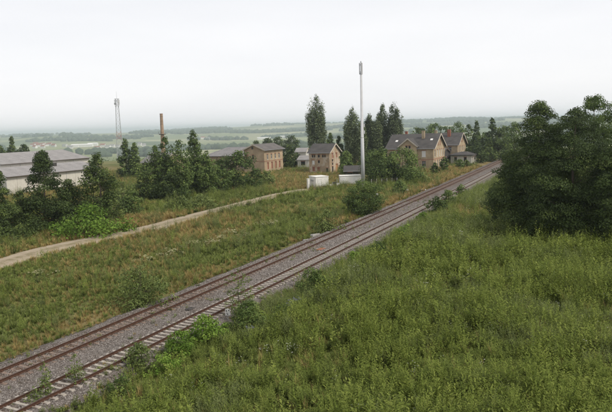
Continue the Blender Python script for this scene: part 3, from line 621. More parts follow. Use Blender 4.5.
# ------------------------------------------------------------------ small plants as scattered ground cover
PROTO = {}
def proto(name, V, tint, mat):
    me = quads_mesh(name, np.array(V), np.array(tint), M[mat]) if not isinstance(mat, (list, tuple)) else None
    o = bpy.data.objects.new(name, me); return o
def tuft(rg, n, h, spread, wd):
    V, T = [], []
    for _ in range(n):
        a = rg.random()*6.283; r0 = spread*.45*math.sqrt(rg.random()); ln = h*(.55+.6*rg.random()); le = spread*(.3+.9*rg.random())
        b0 = np.array([math.cos(a+2)*r0, math.sin(a+2)*r0, -.03]); dr = np.array([math.cos(a), math.sin(a), 0]); sd = np.array([-dr[1], dr[0], 0])*wd*(.6+.8*rg.random())
        b1 = b0+dr*le*.25+[0, 0, ln*.6]; b2 = b0+dr*le*.9+[0, 0, ln*(1-.25*rg.random())]
        tn = np.clip(.5+rg.normal(0, .2), 0, 1)
        V += [[b0-sd, b0+sd, b1+sd*.9, b1-sd*.9], [b1-sd*.9, b1+sd*.9, b2+sd*.15, b2-sd*.15]]; T += [tn*.85, tn]
    return V, T
def weed(rg, stems, h, spread, lf, per, wide=.36, up=.7):
    V, T = [], []
    for _ in range(stems):
        a = rg.random()*6.283; r = spread*math.sqrt(rg.random()); hh = h*(.6+.5*rg.random()); base = np.array([math.cos(a)*r*.4, math.sin(a)*r*.4, -.03]); top = np.array([math.cos(a)*r, math.sin(a)*r, hh]); ct = np.clip(.5+rg.normal(0, .15), 0, 1)
        for j in range(per):
            q = (j+.6)/per; q = q**.8; p = base+(top-base)*q; b_ = rg.random()*6.283
            L_ = lf*(1.15-.7*q)*(.7+.6*rg.random()); dr = np.array([math.cos(b_), math.sin(b_), up*(.2+rg.random())]); dr /= np.linalg.norm(dr); sd = np.cross(dr, [0, 0, 1]); sd /= np.linalg.norm(sd)
            mid = p+dr*L_*.5
            V.append([p, mid+sd*L_*wide*.5, p+dr*L_+[0, 0, -.12*L_], mid-sd*L_*wide*.5]); T.append(np.clip(ct+.35*(q-.5)+rg.normal(0, .1), 0, 1))
    return V, T
def flower(rg, stems, h, spread, head, n):
    V, T = [], []
    for _ in range(stems):
        a = rg.random()*6.283; r = spread*math.sqrt(rg.random()); c_ = np.array([math.cos(a)*r, math.sin(a)*r, h*(.75+.35*rg.random())])
        for j in range(n):
            o_ = rg.normal(0, head, 3)*[1, 1, .3]; p = c_+o_; s = head*(.5+.5*rg.random()); k_ = rg.random()*6.28
            e = np.array([math.cos(k_), math.sin(k_), .2])*s; f_ = np.array([-math.sin(k_), math.cos(k_), .1])*s
            V.append([p-e, p-f_, p+e, p+f_]); T.append(rg.random())
    return V, T
rg = np.random.default_rng(11)
def mkcol(name, protos):
    c_ = bpy.data.collections.new(name)
    for i, (nm, (V, T), mt) in enumerate(protos):
        o = proto('%02d_%s' % (i, nm), V, T, mt); c_.objects.link(o)
    return c_
PL = [('green_tuft', tuft(rg, 26, .42, .30, .012), 'grass_green'), ('green_tuft', tuft(rg, 30, .34, .34, .012), 'grass_green'),
      ('dry_tuft', tuft(rg, 40, .40, .32, .0065), 'grass_dry'), ('dry_tuft', tuft(rg, 36, .48, .32, .006), 'grass_dry'),
      ('weed', weed(rg, 8, .75, .26, .19, 12, .30), 'weed'), ('weed', weed(rg, 10, .62, .30, .16, 12, .34), 'weed'), ('weed', weed(rg, 7, .90, .24, .22, 13, .22, 1.1), 'weed'),
      ('nettle', weed(rg, 9, .55, .30, .20, 9, .45), 'weed_dark'), ('nettle', weed(rg, 12, .40, .34, .22, 6, .5), 'weed_dark'),
      ('white_flower', flower(rg, 5, .85, .3, .022, 7), 'petal_white'), ('cream_flower', flower(rg, 8, .62, .4, .06, 8), 'petal_yellow'), ('blue_flower', flower(rg, 7, .65, .3, .045, 8), 'petal_blue'),
      ('tall_weed', weed(rg, 9, 1.25, .34, .22, 18, .26, .9), 'weed_fresh'), ('tall_weed', weed(rg, 7, 1.05, .36, .26, 14, .34, .7), 'weed_fresh'), ('grey_weed', weed(rg, 9, .95, .3, .17, 16, .22, 1.2), 'weed_grey'),
      ('seed_grass', tuft(rg, 30, .85, .36, .005), 'grass_dry'), ('seed_grass', tuft(rg, 34, .75, .30, .006), 'grass_green')]
VEG = mkcol('ground_cover_sources', PL)
def gn_scatter(name, pos, rot, scl, idx, coll, tilt=.12):
    me = bpy.data.meshes.new(name); n = len(pos); me.vertices.add(n); me.vertices.foreach_set('co', pos.astype(np.float32).ravel())
    rgl = np.random.default_rng(5); R3 = np.stack([rgl.normal(0, tilt, n), rgl.normal(0, tilt, n), rot], 1)
    a = me.attributes.new('rot', 'FLOAT_VECTOR', 'POINT'); a.data.foreach_set('vector', R3.astype(np.float32).ravel())
    a = me.attributes.new('scl', 'FLOAT_VECTOR', 'POINT'); a.data.foreach_set('vector', scl.astype(np.float32).ravel())
    a = me.attributes.new('idx', 'INT', 'POINT'); a.data.foreach_set('value', idx.astype(np.int32))
    o = bpy.data.objects.new(name, me); link(o); tag(o, kind='stuff')
    g = bpy.data.node_groups.new(name, 'GeometryNodeTree'); g.interface.new_socket('Geometry', in_out='INPUT', socket_type='NodeSocketGeometry'); g.interface.new_socket('Geometry', in_out='OUTPUT', socket_type='NodeSocketGeometry')
    gi = g.nodes.new('NodeGroupInput'); go = g.nodes.new('NodeGroupOutput'); ip = g.nodes.new('GeometryNodeInstanceOnPoints'); ci = g.nodes.new('GeometryNodeCollectionInfo')
    ci.inputs['Collection'].default_value = coll; ci.inputs['Separate Children'].default_value = True; ci.inputs['Reset Children'].default_value = True
    def na(nm, ty):
        n_ = g.nodes.new('GeometryNodeInputNamedAttribute'); n_.data_type = ty; n_.inputs['Name'].default_value = nm; return n_.outputs[0]
    ip.inputs['Pick Instance'].default_value = True
    e2r = g.nodes.new('FunctionNodeEulerToRotation'); g.links.new(na('rot', 'FLOAT_VECTOR'), e2r.inputs[0])
    g.links.new(gi.outputs[0], ip.inputs['Points']); g.links.new(ci.outputs[0], ip.inputs['Instance']); g.links.new(na('idx', 'INT'), ip.inputs['Instance Index'])
    g.links.new(e2r.outputs[0], ip.inputs['Rotation']); g.links.new(na('scl', 'FLOAT_VECTOR'), ip.inputs['Scale']); g.links.new(ip.outputs[0], go.inputs[0])
    md = o.modifiers.new('scatter', 'NODES'); md.node_group = g
    return o
def near_px(px, py, cx_, cy_, rx, ry): return ((px-cx_)/rx)**2+((py-cy_)/ry)**2
FLOW_W = [G(*p)[:2] for p in [(348, 288), (357, 284), (335, 303), (270, 352), (245, 372), (262, 360), (222, 380), (290, 365), (176, 384), (430, 331), (455, 342), (505, 345), (555, 340), (300, 360), (310, 335), (412, 385), (335, 262), (365, 300), (420, 300), (480, 300), (385, 330)]]
FLOW_C = [G(*p)[:2] for p in [(229, 241), (240, 238), (218, 244), (161, 257), (148, 261), (175, 254), (12, 277), (233, 235), (205, 247), (40, 277), (264, 228)]]
FLOW_B = [G(*p)[:2] for p in [(289, 310), (247, 336), (293, 307)]]
def cover(name, area, n, seed, keep, smin=1.):
    rg = np.random.default_rng(seed); x0, x1, y0, y1 = area
    x = x0+(x1-x0)*rg.random(n); y = y0+(y1-y0)*rg.random(n); z = height(x, y)
    px, py = proj(np.stack([x, y, z], 1)); t, o = to_track(x, y)
    ok = (px > -70) & (px < 690) & (py < 455) & keep(x, y, t, o, rg.random(n))
    return rg, x[ok], y[ok], z[ok], t[ok], o[ok], px[ok], py[ok]
BLD_XY = []
def clear(x, y, d=3.6): return (road_dist(x, y) > d-1.6*noise(x, y, 3, 90, 2)-.8*hsh(np.floor(x*3), np.floor(y*3), 1))
# right-hand meadow
def lay(name, rg, x, y, z, t, o, weedy, scale, flowers=True):
    n = len(x); dry = dryness(x, y); u = rg.random(n); wn = noise(x, y, 4.5, 44, 3)
    pick = np.where(u < dry*.85, rg.integers(2, 4, n), rg.integers(0, 2, n))
    wsel = rg.random(n) < weedy*np.clip((wn-.30)*3.0, .1, 1)*(1-dry*.75)
    pick = np.where(wsel, np.where(noise(x, y, 9, 61, 2)+.25*(rg.random(n)-.5) > .52, rg.integers(4, 7, n), rg.integers(5, 9, n)), pick)
    sp = noise(x, y, 6, 52, 3); sq = noise(x, y, 5, 57, 3); us = rg.random(n); big = .06+.42*sst(.50, .62, sp)
    pick = np.where((us < big*.55*weedy) & (dry < .5), rg.integers(12, 14, n), pick); pick = np.where((us > 1-.5*sst(.54, .64, sq)*weedy), 14, pick)
    pick = np.where(rg.random(n) < .10*weedy+.08*dry, np.where(rg.random(n) < .4, 15, 16), pick)
    s = scale(x, y)*(.65+.7*rg.random(n)); s = s*(.75+.6*wn)
    if flowers:
        fu = rg.random(n)
        for pts_, ix, rad, pr in ((FLOW_W, 9, 1.0, .10), (FLOW_C, 10, 2.4, .10), (FLOW_B, 11, .7, .5)):
            for q in pts_:
                dd = np.hypot(x-q[0], (y-q[1])); pick = np.where((dd < rad*(1+.5*(fu-.5))) & (fu < pr*np.exp(-(dd/rad)**2)), ix, pick)
        pick = np.where((rg.random(n) < .003) & (o > 8), 9, pick)
    tall = (pick == 12) | (pick == 13); pick = np.where(tall & (o > 0) & (o < 12.5) & (rg.random(n) < .8), rg.integers(4, 8, n), pick); tall = (pick == 12) | (pick == 13)
    s = s*np.where(tall & (o > 0), 1.25, 1.)*np.where((o > 0) & (o < 12), .75, 1.)
    hs = s*(.85+.4*rg.random(n))*(1-.42*sst(45, 85, y)*(tall | (pick == 15) | (pick == 16)))
    gn_scatter(name, np.stack([x, y, z], 1), rg.random(n)*6.283, np.stack([s, s, hs], 1), pick, VEG)
right = lambda x, y, t, o, u: (o > 8.1+1.6*noise(t, t*0, 3.5, 3)) & (u < np.clip(38/np.maximum(y, 1), .12, 1)**1.35)
rg_, x, y, z, t_, o_r, px, py = cover('meadow_weeds', (-30, 80, 24, 240), 620000, 21, right)
lay('meadow_weeds', rg_, x, y, z, t_, o_r, .85, lambda x, y: np.clip(y/42, .9, 1.9)*.98)
print('right cover', len(x))
left = lambda x, y, t, o, u: (o < -1.9-1.3*noise(t, t*0, 2.5, 5)) & (u < np.clip(60/np.maximum(y, 1), .1, 1)**1.3) & clear(x, y)
rg_, x, y, z, t_, o_l, px, py = cover('meadow_grass', (-110, 62, 24, 250), 420000, 22, left)
lay('meadow_grass', rg_, x, y, z, t_, o_l, .2, lambda x, y: np.clip(y/60, .95, 2.0)*.82)
print('left cover', len(x))
# sparse weeds that creep over the ballast shoulder, and stones of the ballast
nW = 5200; rg_ = np.random.default_rng(31); tt = 10+130*rg_.random(nW)**1.2; oo = np.where(rg_.random(nW) < .75, 8.6-1.6*rg_.random(nW)**2.0, -1.6-1.2*rg_.random(nW))
extra = (tt < 34) & (rg_.random(nW) < .5); oo = np.where(extra, 4.9+3*rg_.random(nW), oo)
stray = rg_.random(nW) < .12; oo = np.where(stray, -1+8*rg_.random(nW), oo)
keepw = noise(tt, oo*2, 4, 71, 2) > .50; tt, oo = tt[keepw], oo[keepw]
pw = np.array([TP(a, b_, -.3 if -1 < b_ < 7 else -.45) for a, b_ in zip(tt, oo)])
gn_scatter('trackside_weeds', pw, rg_.random(len(pw))*6.283, np.repeat((.35+.5*rg_.random(len(pw)))[:, None], 3, 1), rg_.choice([0, 1, 2, 4, 5, 8], len(pw)), VEG)
def stone_mesh(seed):
    rg = np.random.default_rng(seed); import bmesh
    bm = bmesh.new(); bmesh.ops.create_icosphere(bm, subdivisions=1, radius=1)
    for v_ in bm.verts: v_.co = v_.co*(.7+.5*rg.random())
    me = bpy.data.meshes.new('stone'); bm.to_mesh(me); bm.free(); me.materials.append(M['stone']); return me
STC = bpy.data.collections.new('ballast_stone_sources')
for i in range(3): STC.objects.link(bpy.data.objects.new('%02d_stone' % i, stone_mesh(i)))
nS = 90000; tt = 12+110*rg_.random(nS)**1.5; oo = -1.7+10.0*rg_.random(nS)
zt = np.interp(oo, [p[0] for p in pro], [p[1] for p in pro])
ps = np.array([TP(a, b_, c_) for a, b_, c_ in zip(tt, oo, zt)])
sz = (.022+.03*rg_.random(nS))*np.clip(tt/45, 1, 1.7)
gn_scatter('ballast_stones', ps, rg_.random(nS)*6.28, np.stack([sz*1.2, sz, sz*.7], 1), rg_.integers(0, 3, nS), STC, .5)

# ------------------------------------------------------------------ buildings
def facade(mb, o, u, nrm, width, height_, ops, depth=.22):
    o = np.array(o, float); u = np.array(u, float); nrm = np.array(nrm, float); zz = np.array([0, 0, 1.])
    xs = sorted({0, width, *[q for a in ops for q in a[:2]]}); zs = sorted({0, height_, *[q for a in ops for q in a[2:4]]})
    pt = lambda x, z, dd=0: tuple(o+u*x+zz*z-nrm*dd)
    for x0, x1 in zip(xs[:-1], xs[1:]):
        for z0, z1 in zip(zs[:-1], zs[1:]):
            if any(a[0] <= x0+1e-6 and x1 <= a[1]+1e-6 and a[2] <= z0+1e-6 and z1 <= a[3]+1e-6 for a in ops): continue
            mb.quad(pt(x0, z0), pt(x1, z0), pt(x1, z1), pt(x0, z1))
    for x0, x1, z0, z1, *_ in ops:
        for a, b_ in (((x0, z0), (x1, z0)), ((x1, z0), (x1, z1)), ((x1, z1), (x0, z1)), ((x0, z1), (x0, z0))):
            mb.quad(pt(*a), pt(*b_), pt(*b_, depth), pt(*a, depth))
def obox(mb, o, u, nrm, x0, x1, z0, z1, d0, d1):      # box on a facade, d0..d1 outward
    o = np.array(o, float); u = np.array(u, float); nrm = np.array(nrm, float)
    P_ = [o+u*x+nrm*d+np.array([0, 0, z]) for d in (d0, d1) for x, z in ((x0, z0), (x1, z0), (x1, z1), (x0, z1))]
    n = len(mb.v); mb.v += [tuple(p) for p in P_]; mb.f += [tuple(n+i for i in q) for q in ((0, 1, 2, 3), (7, 6, 5, 4), (0, 4, 5, 1), (1, 5, 6, 2), (2, 6, 7, 3), (3, 7, 4, 0))]
def window(root, o, u, nrm, x0, x1, z0, z1, style='glass', trim=True):
    f = MB(); w_ = .07
    fm = {'glass': 'frame', 'blind': 'frame', 'void': 'trim', 'board': 'board_red', 'door': 'board_orange', 'brick': 'stone_trim'}[style]
    for a in ((x0, x1, z0, z0+w_), (x0, x1, z1-w_, z1), (x0, x0+w_, z0+w_, z1-w_), (x1-w_, x1, z0+w_, z1-w_)): obox(f, o, u, nrm, *a, -.17, -.10)
    if style in ('glass', 'blind'): xm = (x0+x1)/2; obox(f, o, u, nrm, xm-.03, xm+.03, z0+w_, z1-w_, -.165, -.105); zm = z0+(z1-z0)*.66; obox(f, o, u, nrm, x0+w_, xm-.03, zm-.03, zm+.03, -.165, -.105); obox(f, o, u, nrm, xm+.03, x1-w_, zm-.03, zm+.03, -.165, -.105)
    wo = f.build('door' if style == 'door' else 'window', M[fm], root)
    p = MB(); obox(p, o, u, nrm, x0+.01, x1-.01, z0+.01, z1-.01, -.215, -.15)
    p.build('pane' if style in ('glass', 'void') else ('blind' if style == 'blind' else 'panel'), M[{'glass': 'glass', 'blind': 'curtain', 'void': 'void', 'board': 'board_red', 'door': 'board_orange', 'brick': 'stone_trim'}[style]], wo)
    if trim:
        s = MB(); obox(s, o, u, nrm, x0-.12, x1+.12, z1+.002, z1+.24, .002, .05); s.build('lintel', M['stone_trim'], wo)
        s = MB(); obox(s, o, u, nrm, x0-.1, x1+.1, z0-.14, z0-.002, .002, .09); s.build('sill', M['verge'], wo)
def slab(mb, a, b_, c_, d, th):
    n_ = np.cross(np.array(b_)-a, np.array(d)-a); n_ = n_/np.linalg.norm(n_); n_ = n_ if n_[2] > 0 else -n_
    mb.prism([np.array(q, float) for q in (a, b_, c_, d)], n_*th)
X1, Y1 = np.array([1., 0, 0]), np.array([0, 1., 0])
def gable_house(name, loc, rz, Lx, Wy, ze, zr, axis, wall, roofm, label, ops_cam, ops_trk, over=.45, chim=(), style=None, base_course=None, cat='building', verge='verge', group=None, skylights=()):
    """walls x in [-Lx,0], y in [0,Wy]; axis 'x': ridge along x, gable on the +x side; axis 'y': ridge along y, gable towards the camera"""
    root = thing(name, loc, rz, label, cat, group); w_ = MB()
    oc, uc, nc = (-Lx, 0, -1.), X1, -Y1           # facade facing the camera, u to the right
    ot, ut, ntv = (0, 0, -1.), Y1, X1
    sh = lambda ops: [(a, b_, c_+1, d+1, *r) for a, b_, c_, d, *r in ops]
    body_c = [q for q in ops_cam if q[3] <= ze]; body_t = [q for q in ops_trk if q[3] <= ze]
    facade(w_, oc, uc, nc, Lx, ze+1, sh(body_c)); facade(w_, ot, ut, ntv, Wy, ze+1, sh(body_t))
    facade(w_, (0, Wy, -1.), -X1, Y1, Lx, ze+1, []); facade(w_, (-Lx, Wy, -1.), -Y1, -X1, Wy, ze+1, [])
    if axis == 'x':
        for x in (0, -Lx): w_.tri((x, 0, ze), (x, Wy, ze), (x, Wy/2, zr))
    else:
        for y in (0, Wy): w_.tri((-Lx, y, ze), (0, y, ze), (-Lx/2, y, zr))
    w_.build('wall', M[wall], root)
    for q in ops_cam: window(root, oc, uc, nc, q[0], q[1], q[2]+1, q[3]+1, q[4], q[3] <= ze) if q[3] <= ze else attic(root, oc, uc, nc, q)
    for q in ops_trk: window(root, ot, ut, ntv, q[0], q[1], q[2]+1, q[3]+1, q[4], True) if q[3] <= ze else attic(root, ot, ut, ntv, q)
    r = MB(); th = .16
    if axis == 'x':
        sl_ = (zr-ze)/(Wy/2); e = over*sl_
        slab(r, (-Lx-over, -over, ze-e), (over, -over, ze-e), (over, Wy/2, zr), (-Lx-over, Wy/2, zr), th); slab(r, (over, Wy+over, ze-e), (-Lx-over, Wy+over, ze-e), (-Lx-over, Wy/2, zr), (over, Wy/2, zr), th)
    else:
        sl_ = (zr-ze)/(Lx/2); e = over*sl_
        slab(r, (over, -over, ze-e), (over, Wy+over, ze-e), (-Lx/2, Wy+over, zr), (-Lx/2, -over, zr), th); slab(r, (-Lx-over, Wy+over, ze-e), (-Lx-over, -over, ze-e), (-Lx/2, -over, zr), (-Lx/2, Wy+over, zr), th)
    ro = r.build('roof', M[roofm], root)
    # verge boards along the visible gable, gutter along the eaves
    vb = MB(); g_ = .20
    if axis == 'x':
        for s, y0 in ((1, -over), (-1, Wy+over)): vb.prism([np.array(q) for q in ((over+.01, y0, ze-e-g_), (over+.01, Wy/2, zr-g_), (over+.01, Wy/2, zr+th+.1), (over+.01, y0, ze-e+th+.02))], np.array([.05, 0, 0]))
    else:
        for s, x0 in ((1, over), (-1, -Lx-over)): vb.prism([np.array(q) for q in ((x0, -over-.01, ze-e-g_), (-Lx/2, -over-.01, zr-g_), (-Lx/2, -over-.01, zr+th+.1), (x0, -over-.01, ze-e+th+.02))], np.array([0, -.05, 0]))
    vb.build('verge_board', M[verge], ro)
    gt = MB()
    if axis == 'x': gt.tube([(-Lx-over, -over-.08, ze-e+.02), (over, -over-.08, ze-e+.02)], .075, 6)
    else: gt.tube([(over+.08, -over, ze-e+.02), (over+.08, Wy+over, ze-e+.02)], .075, 6)
    gt.build('gutter', M['galv'], ro)
    for cx_, cy_, zb, zt, cw, cm in chim:
        c_ = MB(); c_.box(cx_-cw/2, cx_+cw/2, cy_-cw/2, cy_+cw/2, zb, zt); c_.box(cx_-cw/2-.08, cx_+cw/2+.08, cy_-cw/2-.08, cy_+cw/2+.08, zt+.002, zt+.18); c_.build('chimney', M[cm], ro)
    for sx, sq in skylights:      # on the camera-side slope, axis x
        z_ = ze+(zr-ze)*sq; y_ = Wy/2*sq; k_ = MB(); d_ = np.array([0, Wy/2, zr-ze]); d_ /= np.linalg.norm(d_); n_ = np.array([0, -d_[2], d_[1]])
        p0 = np.array([sx, y_, z_])+n_*(th+.01); k_.prism([p0, p0+X1*.8, p0+X1*.8+d_*1., p0+d_*1.], n_*.07); k_.build('skylight', M['curtain'], ro)
    if base_course:
        for z0, z1 in base_course:
            s = MB(); obox(s, oc, uc, nc, -.05, Lx+.05, z0+1, z1+1, .002, .07); obox(s, ot, ut, ntv, -.069, Wy+.05, z0+1, z1+1, .002, .069); s.build('string_course', M['stone_trim'], root)
    return root
def attic(root, o, u, nrm, q):      # a window in a gable triangle, laid as a shallow framed casement proud of the wall
    f = MB(); x0, x1, z0, z1 = q[0], q[1], q[2]+1, q[3]+1; w_ = .08
    for a in ((x0, x1, z0, z0+w_), (x0, x1, z1-w_, z1), (x0, x0+w_, z0+w_, z1-w_), (x1-w_, x1, z0+w_, z1-w_)): obox(f, o, u, nrm, *a, .004, .06)
    wo = f.build('window', M['stone_trim' if q[4] == 'brick' else 'frame' if q[4] == 'glass' else 'trim'], root)
    p = MB(); obox(p, o, u, nrm, x0+w_, x1-w_, z0+w_, z1-w_, .004, .02); p.build('pane', M['stone_trim' if q[4] == 'brick' else 'glass' if q[4] == 'glass' else 'void'], wo)
ROT = -TH
def rowops(xs, w_, z0, z1, st): return [(x-w_/2, x+w_/2, z0, z1, st[i % len(st)] if isinstance(st, (list, tuple)) else st) for i, x in enumerate(xs)]
# --- station house (ridge across the line, gable towards the track)
P = G(433.5, 170); Ls, Ws = 15.4, 16.0
st = gable_house('station_house', P, ROT, Ls, Ws, 7.2, 11.4, 'x', 'brick_tan', 'slate', 'large brick station house with dark slate roof, front gable and dormer gable beside the tracks',
    [(11.6, 12.9, 4.2, 6.2, 'blind'), (11.6, 12.9, 1., 2.9, 'glass'), (3, 4.2, 1., 2.9, 'glass'), (7.4, 8.6, 1., 2.9, 'glass'), (1.2, 2.4, 4.2, 6.2, 'glass'), (3.2, 4.4, 4.2, 6.2, 'glass')],
    rowops([2.2, 5.6, 8.6, 11.4, 14.], 1.15, 4.1, 6.3, ['glass', 'blind', 'blind', 'blind', 'glass'])+rowops([2.2, 5.6, 8.6, 11.4, 14.], 1.2, .6, 2.9, 'glass')+rowops([6.6, 9.4], .95, 7.6, 9.2, 'brick'),
    over=.7, chim=((-4.6, 5.4, 9.6, 12.4, .9, 'brick_tan'), (-11.5, 9.5, 10.2, 12.3, .8, 'brick_red')), base_course=((3.35, 3.55),), skylights=((-13.6, .42), (-2.0, .5)))
# cross gable on the camera side
cg = MB(); cx0, cx1, yo = -10.9, -5.3, -.9; ch, cp = 7.9, 10.1; cm_ = (cx0+cx1)/2
facade(cg, (cx0, yo, -1), X1, -Y1, cx1-cx0, ch+1, [(1.95, 2.65, 8.0, 9.0-.12), (2.95, 3.65, 8.0, 9.0-.12), (2.1, 3.4, 2., 3.9)])
facade(cg, (cx1, yo, -1), Y1, X1, 3.2, ch+1, []); facade(cg, (cx0, yo+3.2, -1), -Y1, -X1, 3.2, ch+1, [])
cg.tri((cx0, yo, ch), (cx1, yo, ch), (cm_, yo, cp)); cg.build('cross_gable_wall', M['brick_tan'], st)
for a in ((1.95, 2.65, 8.0, 8.88), (2.95, 3.65, 8.0, 8.88)): window(st, (cx0, yo, -1), X1, -Y1, *a, 'void')
window(st, (cx0, yo, -1), X1, -Y1, 2.1, 3.4, 2., 3.9, 'glass')
cr = MB(); ov = .55; sl2 = (cp-ch)/((cx1-cx0)/2)
slab(cr, (cx0-ov, yo-.5, ch-ov*sl2), (cx0-ov, 5.6, ch-ov*sl2), (cm_, 5.6, cp), (cm_, yo-.5, cp), .15); slab(cr, (cx1+ov, 5.6, ch-ov*sl2), (cx1+ov, yo-.5, ch-ov*sl2), (cm_, yo-.5, cp), (cm_, 5.6, cp), .15)
cro = cr.build('cross_gable_roof', M['slate'], st)
vb = MB()
for x0 in (cx0-ov, cx1+ov): vb.prism([np.array(q) for q in ((x0, yo-.52, ch-ov*sl2-.18), (cm_, yo-.52, cp-.18), (cm_, yo-.52, cp+.26), (x0, yo-.52, ch-ov*sl2+.2))], np.array([0, -.05, 0]))
vb.build('verge_board', M['verge'], cro)
# --- second house
P2 = G(457.6, 163.5)
gable_house('station_annex_house', P2, ROT, 15, 15.2, 7.1, 11.0, 'x', 'brick_tan', 'slate', 'second brick house with dark slate roof and red chimney, behind the station house',
    [(11.6, 12.8, 4.2, 6.1, 'glass'), (8, 9.2, 4.2, 6.1, 'glass')], rowops([2.8, 5.8, 9.2, 12.4], 1.15, 4.1, 6.2, 'glass')+rowops([2.8, 12.4], 1.15, .8, 2.8, 'glass')+rowops([6.6, 8.8], .9, 7.6, 9., 'brick'),
    over=.7, chim=((-4.2, 5.2, 9.2, 12.2, 1.1, 'brick_red'), (-9.5, 6.5, 9.8, 12., .9, 'brick_tan')), base_course=((3.35, 3.55),))
# --- timber link between the two houses
pl = P+np.array([*(DV*16.6), 0])+np.array([*(NV*-1.2), 0])
gable_house('link_shed', pl, ROT, 9, 14, 4.3, 5.9, 'x', 'dark_wood', 'felt_roof', 'low dark timber shed with grey roof between the two station houses', [(4.5, 5.8, 1.4, 2.8, 'glass')], rowops([3, 7, 11], 1.2, 1.2, 2.8, 'void'), over=.4, verge='trim', cat='shed')
# --- low pavilion
Pp = G(471.8, 164.6)
root = thing('platform_pavilion', Pp, ROT, 'low flat-roofed pavilion with pale wall at the end of the station', 'building'); w_ = MB(); Lp, Wp, hp = 7.4, 9.0, 3.2
oc, ot = (-Lp, 0, -1.), (0, 0, -1.)
oc_ops = [(1.2, 2.2, 2, 3.6), (4.6, 5.6, 2, 3.6)]; ot_ops = [(1.2, 2.6, 1.4, 3.6), (4.2, 5.6, 1.4, 3.6), (6.8, 8.0, 1.4, 3.6)]
facade(w_, oc, X1, -Y1, Lp, hp+1, oc_ops); facade(w_, ot, Y1, X1, Wp, hp+1, ot_ops); facade(w_, (0, Wp, -1.), -X1, Y1, Lp, hp+1, []); facade(w_, (-Lp, Wp, -1.), -Y1, -X1, Wp, hp+1, [])
w_.build('wall', M['cream_panel'], root)
for q in oc_ops: window(root, oc, X1, -Y1, *q, 'void')
for q in ot_ops: window(root, ot, Y1, X1, *q, 'void')
r = MB(); r.v += [(-Lp-.7, -.7, hp), (.7, -.7, hp), (.7, Wp+.7, hp), (-Lp-.7, Wp+.7, hp), (-Lp-.7, -.7, hp+.3), (.7, -.7, hp+.3), (.7, Wp+.7, hp+.3), (-Lp-.7, Wp+.7, hp+.3), (-Lp+2.6, 3.2, hp+1.2), (-2.6, 3.2, hp+1.2), (-2.6, Wp-3.2, hp+1.2), (-Lp+2.6, Wp-3.2, hp+1.2)]
r.f += [(3, 2, 1, 0), (0, 1, 5, 4), (1, 2, 6, 5), (2, 3, 7, 6), (3, 0, 4, 7), (4, 5, 9, 8), (5, 6, 10, 9), (6, 7, 11, 10), (7, 4, 8, 11), (8, 9, 10, 11)]
r.build('roof', M['slate'], root)
# --- red-roofed house behind the poplars
Pr = GY(412, 150, 262); Pr[2] = hz(Pr[0], Pr[1])
gable_house('red_roof_house', Pr, ROT+.4, 9, 8, 6.2, 12.4, 'y', 'brick_tan', 'red_tile', 'house with steep red tiled roof peeping out behind the station roof', [(3.6, 5.4, 3., 4.6, 'glass'), (3.7, 5.3, 7.0, 8.6, 'glass')], [(3, 4.4, 3, 4.6, 'glass')], over=.5, cat='house')
# --- derelict small house
P3 = G(329.8, 173.5)
gable_house('derelict_house', P3, ROT, 7.15, 9.2, 6.8, 9.3, 'x', 'brick_peel', 'slate', 'small derelict brick house with peeling plaster, dark roof and empty windows',
    [(1.0, 1.6, 5.1, 6.0, 'void'), (1.75, 2.25, 5.1, 6.0, 'void'), (3.1, 3.8, 5.1, 6.0, 'void'), (4.6, 5.2, 5.1, 6.0, 'void'), (5.35, 5.85, 5.1, 6.0, 'void'), (1.05, 1.95, 2.9, 4.2, 'blind'), (3.15, 3.75, 3.3, 4.2, 'void'), (1.1, 2.0, .7, 2.0, 'board'), (2.9, 3.8, .5, 1.9, 'board'), (5.9, 6.6, .3, 1.7, 'void')],
    [(2.0, 3.4, 4.7, 6.3, 'brick'), (5.4, 6.8, 4.7, 6.3, 'brick'), (2.1, 3.1, 3.6, 4.4, 'void'), (2.1, 3.1, 2.5, 3.3, 'void'), (2.0, 3.2, .2, 2.1, 'void'), (5.3, 7.1, .1, 2.6, 'door')],
    over=.5, chim=(), cat='house')
# --- tan brick building with gable to the camera
P4 = G(264.8, 172.8)
gable_house('brick_warehouse', P4, ROT, 7.8, 13.9, 7.8, 9.5, 'y', 'brick_pink', 'felt_roof', 'two-storey tan brick building with shallow grey roof and two rows of windows',
    [(3.1, 3.8, 4.6, 6.0, 'void'), (1.0, 1.6, 4.6, 5.9, 'brick'), (3.0, 3.7, 7.95, 8.75, 'void')],
    rowops([2.4, 5.3, 8.2, 11.1], .95, 4.4, 6.1, 'glass')+rowops([2.6, 5.5, 8.4, 11.3], 1.1, 1.0, 3.3, 'board'), over=.65, base_course=((3.75, 3.93),))
# --- hip-roofed building behind it
P5 = GY(262, 170, 226); P5[2] = -.4
root = thing('hip_roof_building', P5, ROT, 'long low brick building with wide grey hipped roof left of the tan brick building', 'building'); Lh, Wh, he, hr = 23.5, 15, 5.4, 8.4
w_ = MB(); oc = (-Lh, 0, -1.); ops = [(a, a+1.6, 2.4, 4.8) for a in np.arange(1.5, Lh-2, 3.4)]
facade(w_, oc, X1, -Y1, Lh, he+1, ops); facade(w_, (0, 0, -1.), Y1, X1, Wh, he+1, []); facade(w_, (0, Wh, -1.), -X1, Y1, Lh, he+1, []); facade(w_, (-Lh, Wh, -1.), -Y1, -X1, Wh, he+1, []); w_.build('wall', M['brick_derelict'], root)
for q in ops: window(root, oc, X1, -Y1, *q, 'void')
r = MB(); k_ = .6; r.v += [(-Lh-k_, -k_, he-.1), (k_, -k_, he-.1), (k_, Wh+k_, he-.1), (-Lh-k_, Wh+k_, he-.1), (-Lh-k_, -k_, he+.12), (k_, -k_, he+.12), (k_, Wh+k_, he+.12), (-Lh-k_, Wh+k_, he+.12), (-Lh+5.5, Wh/2, hr), (-5.5, Wh/2, hr)]
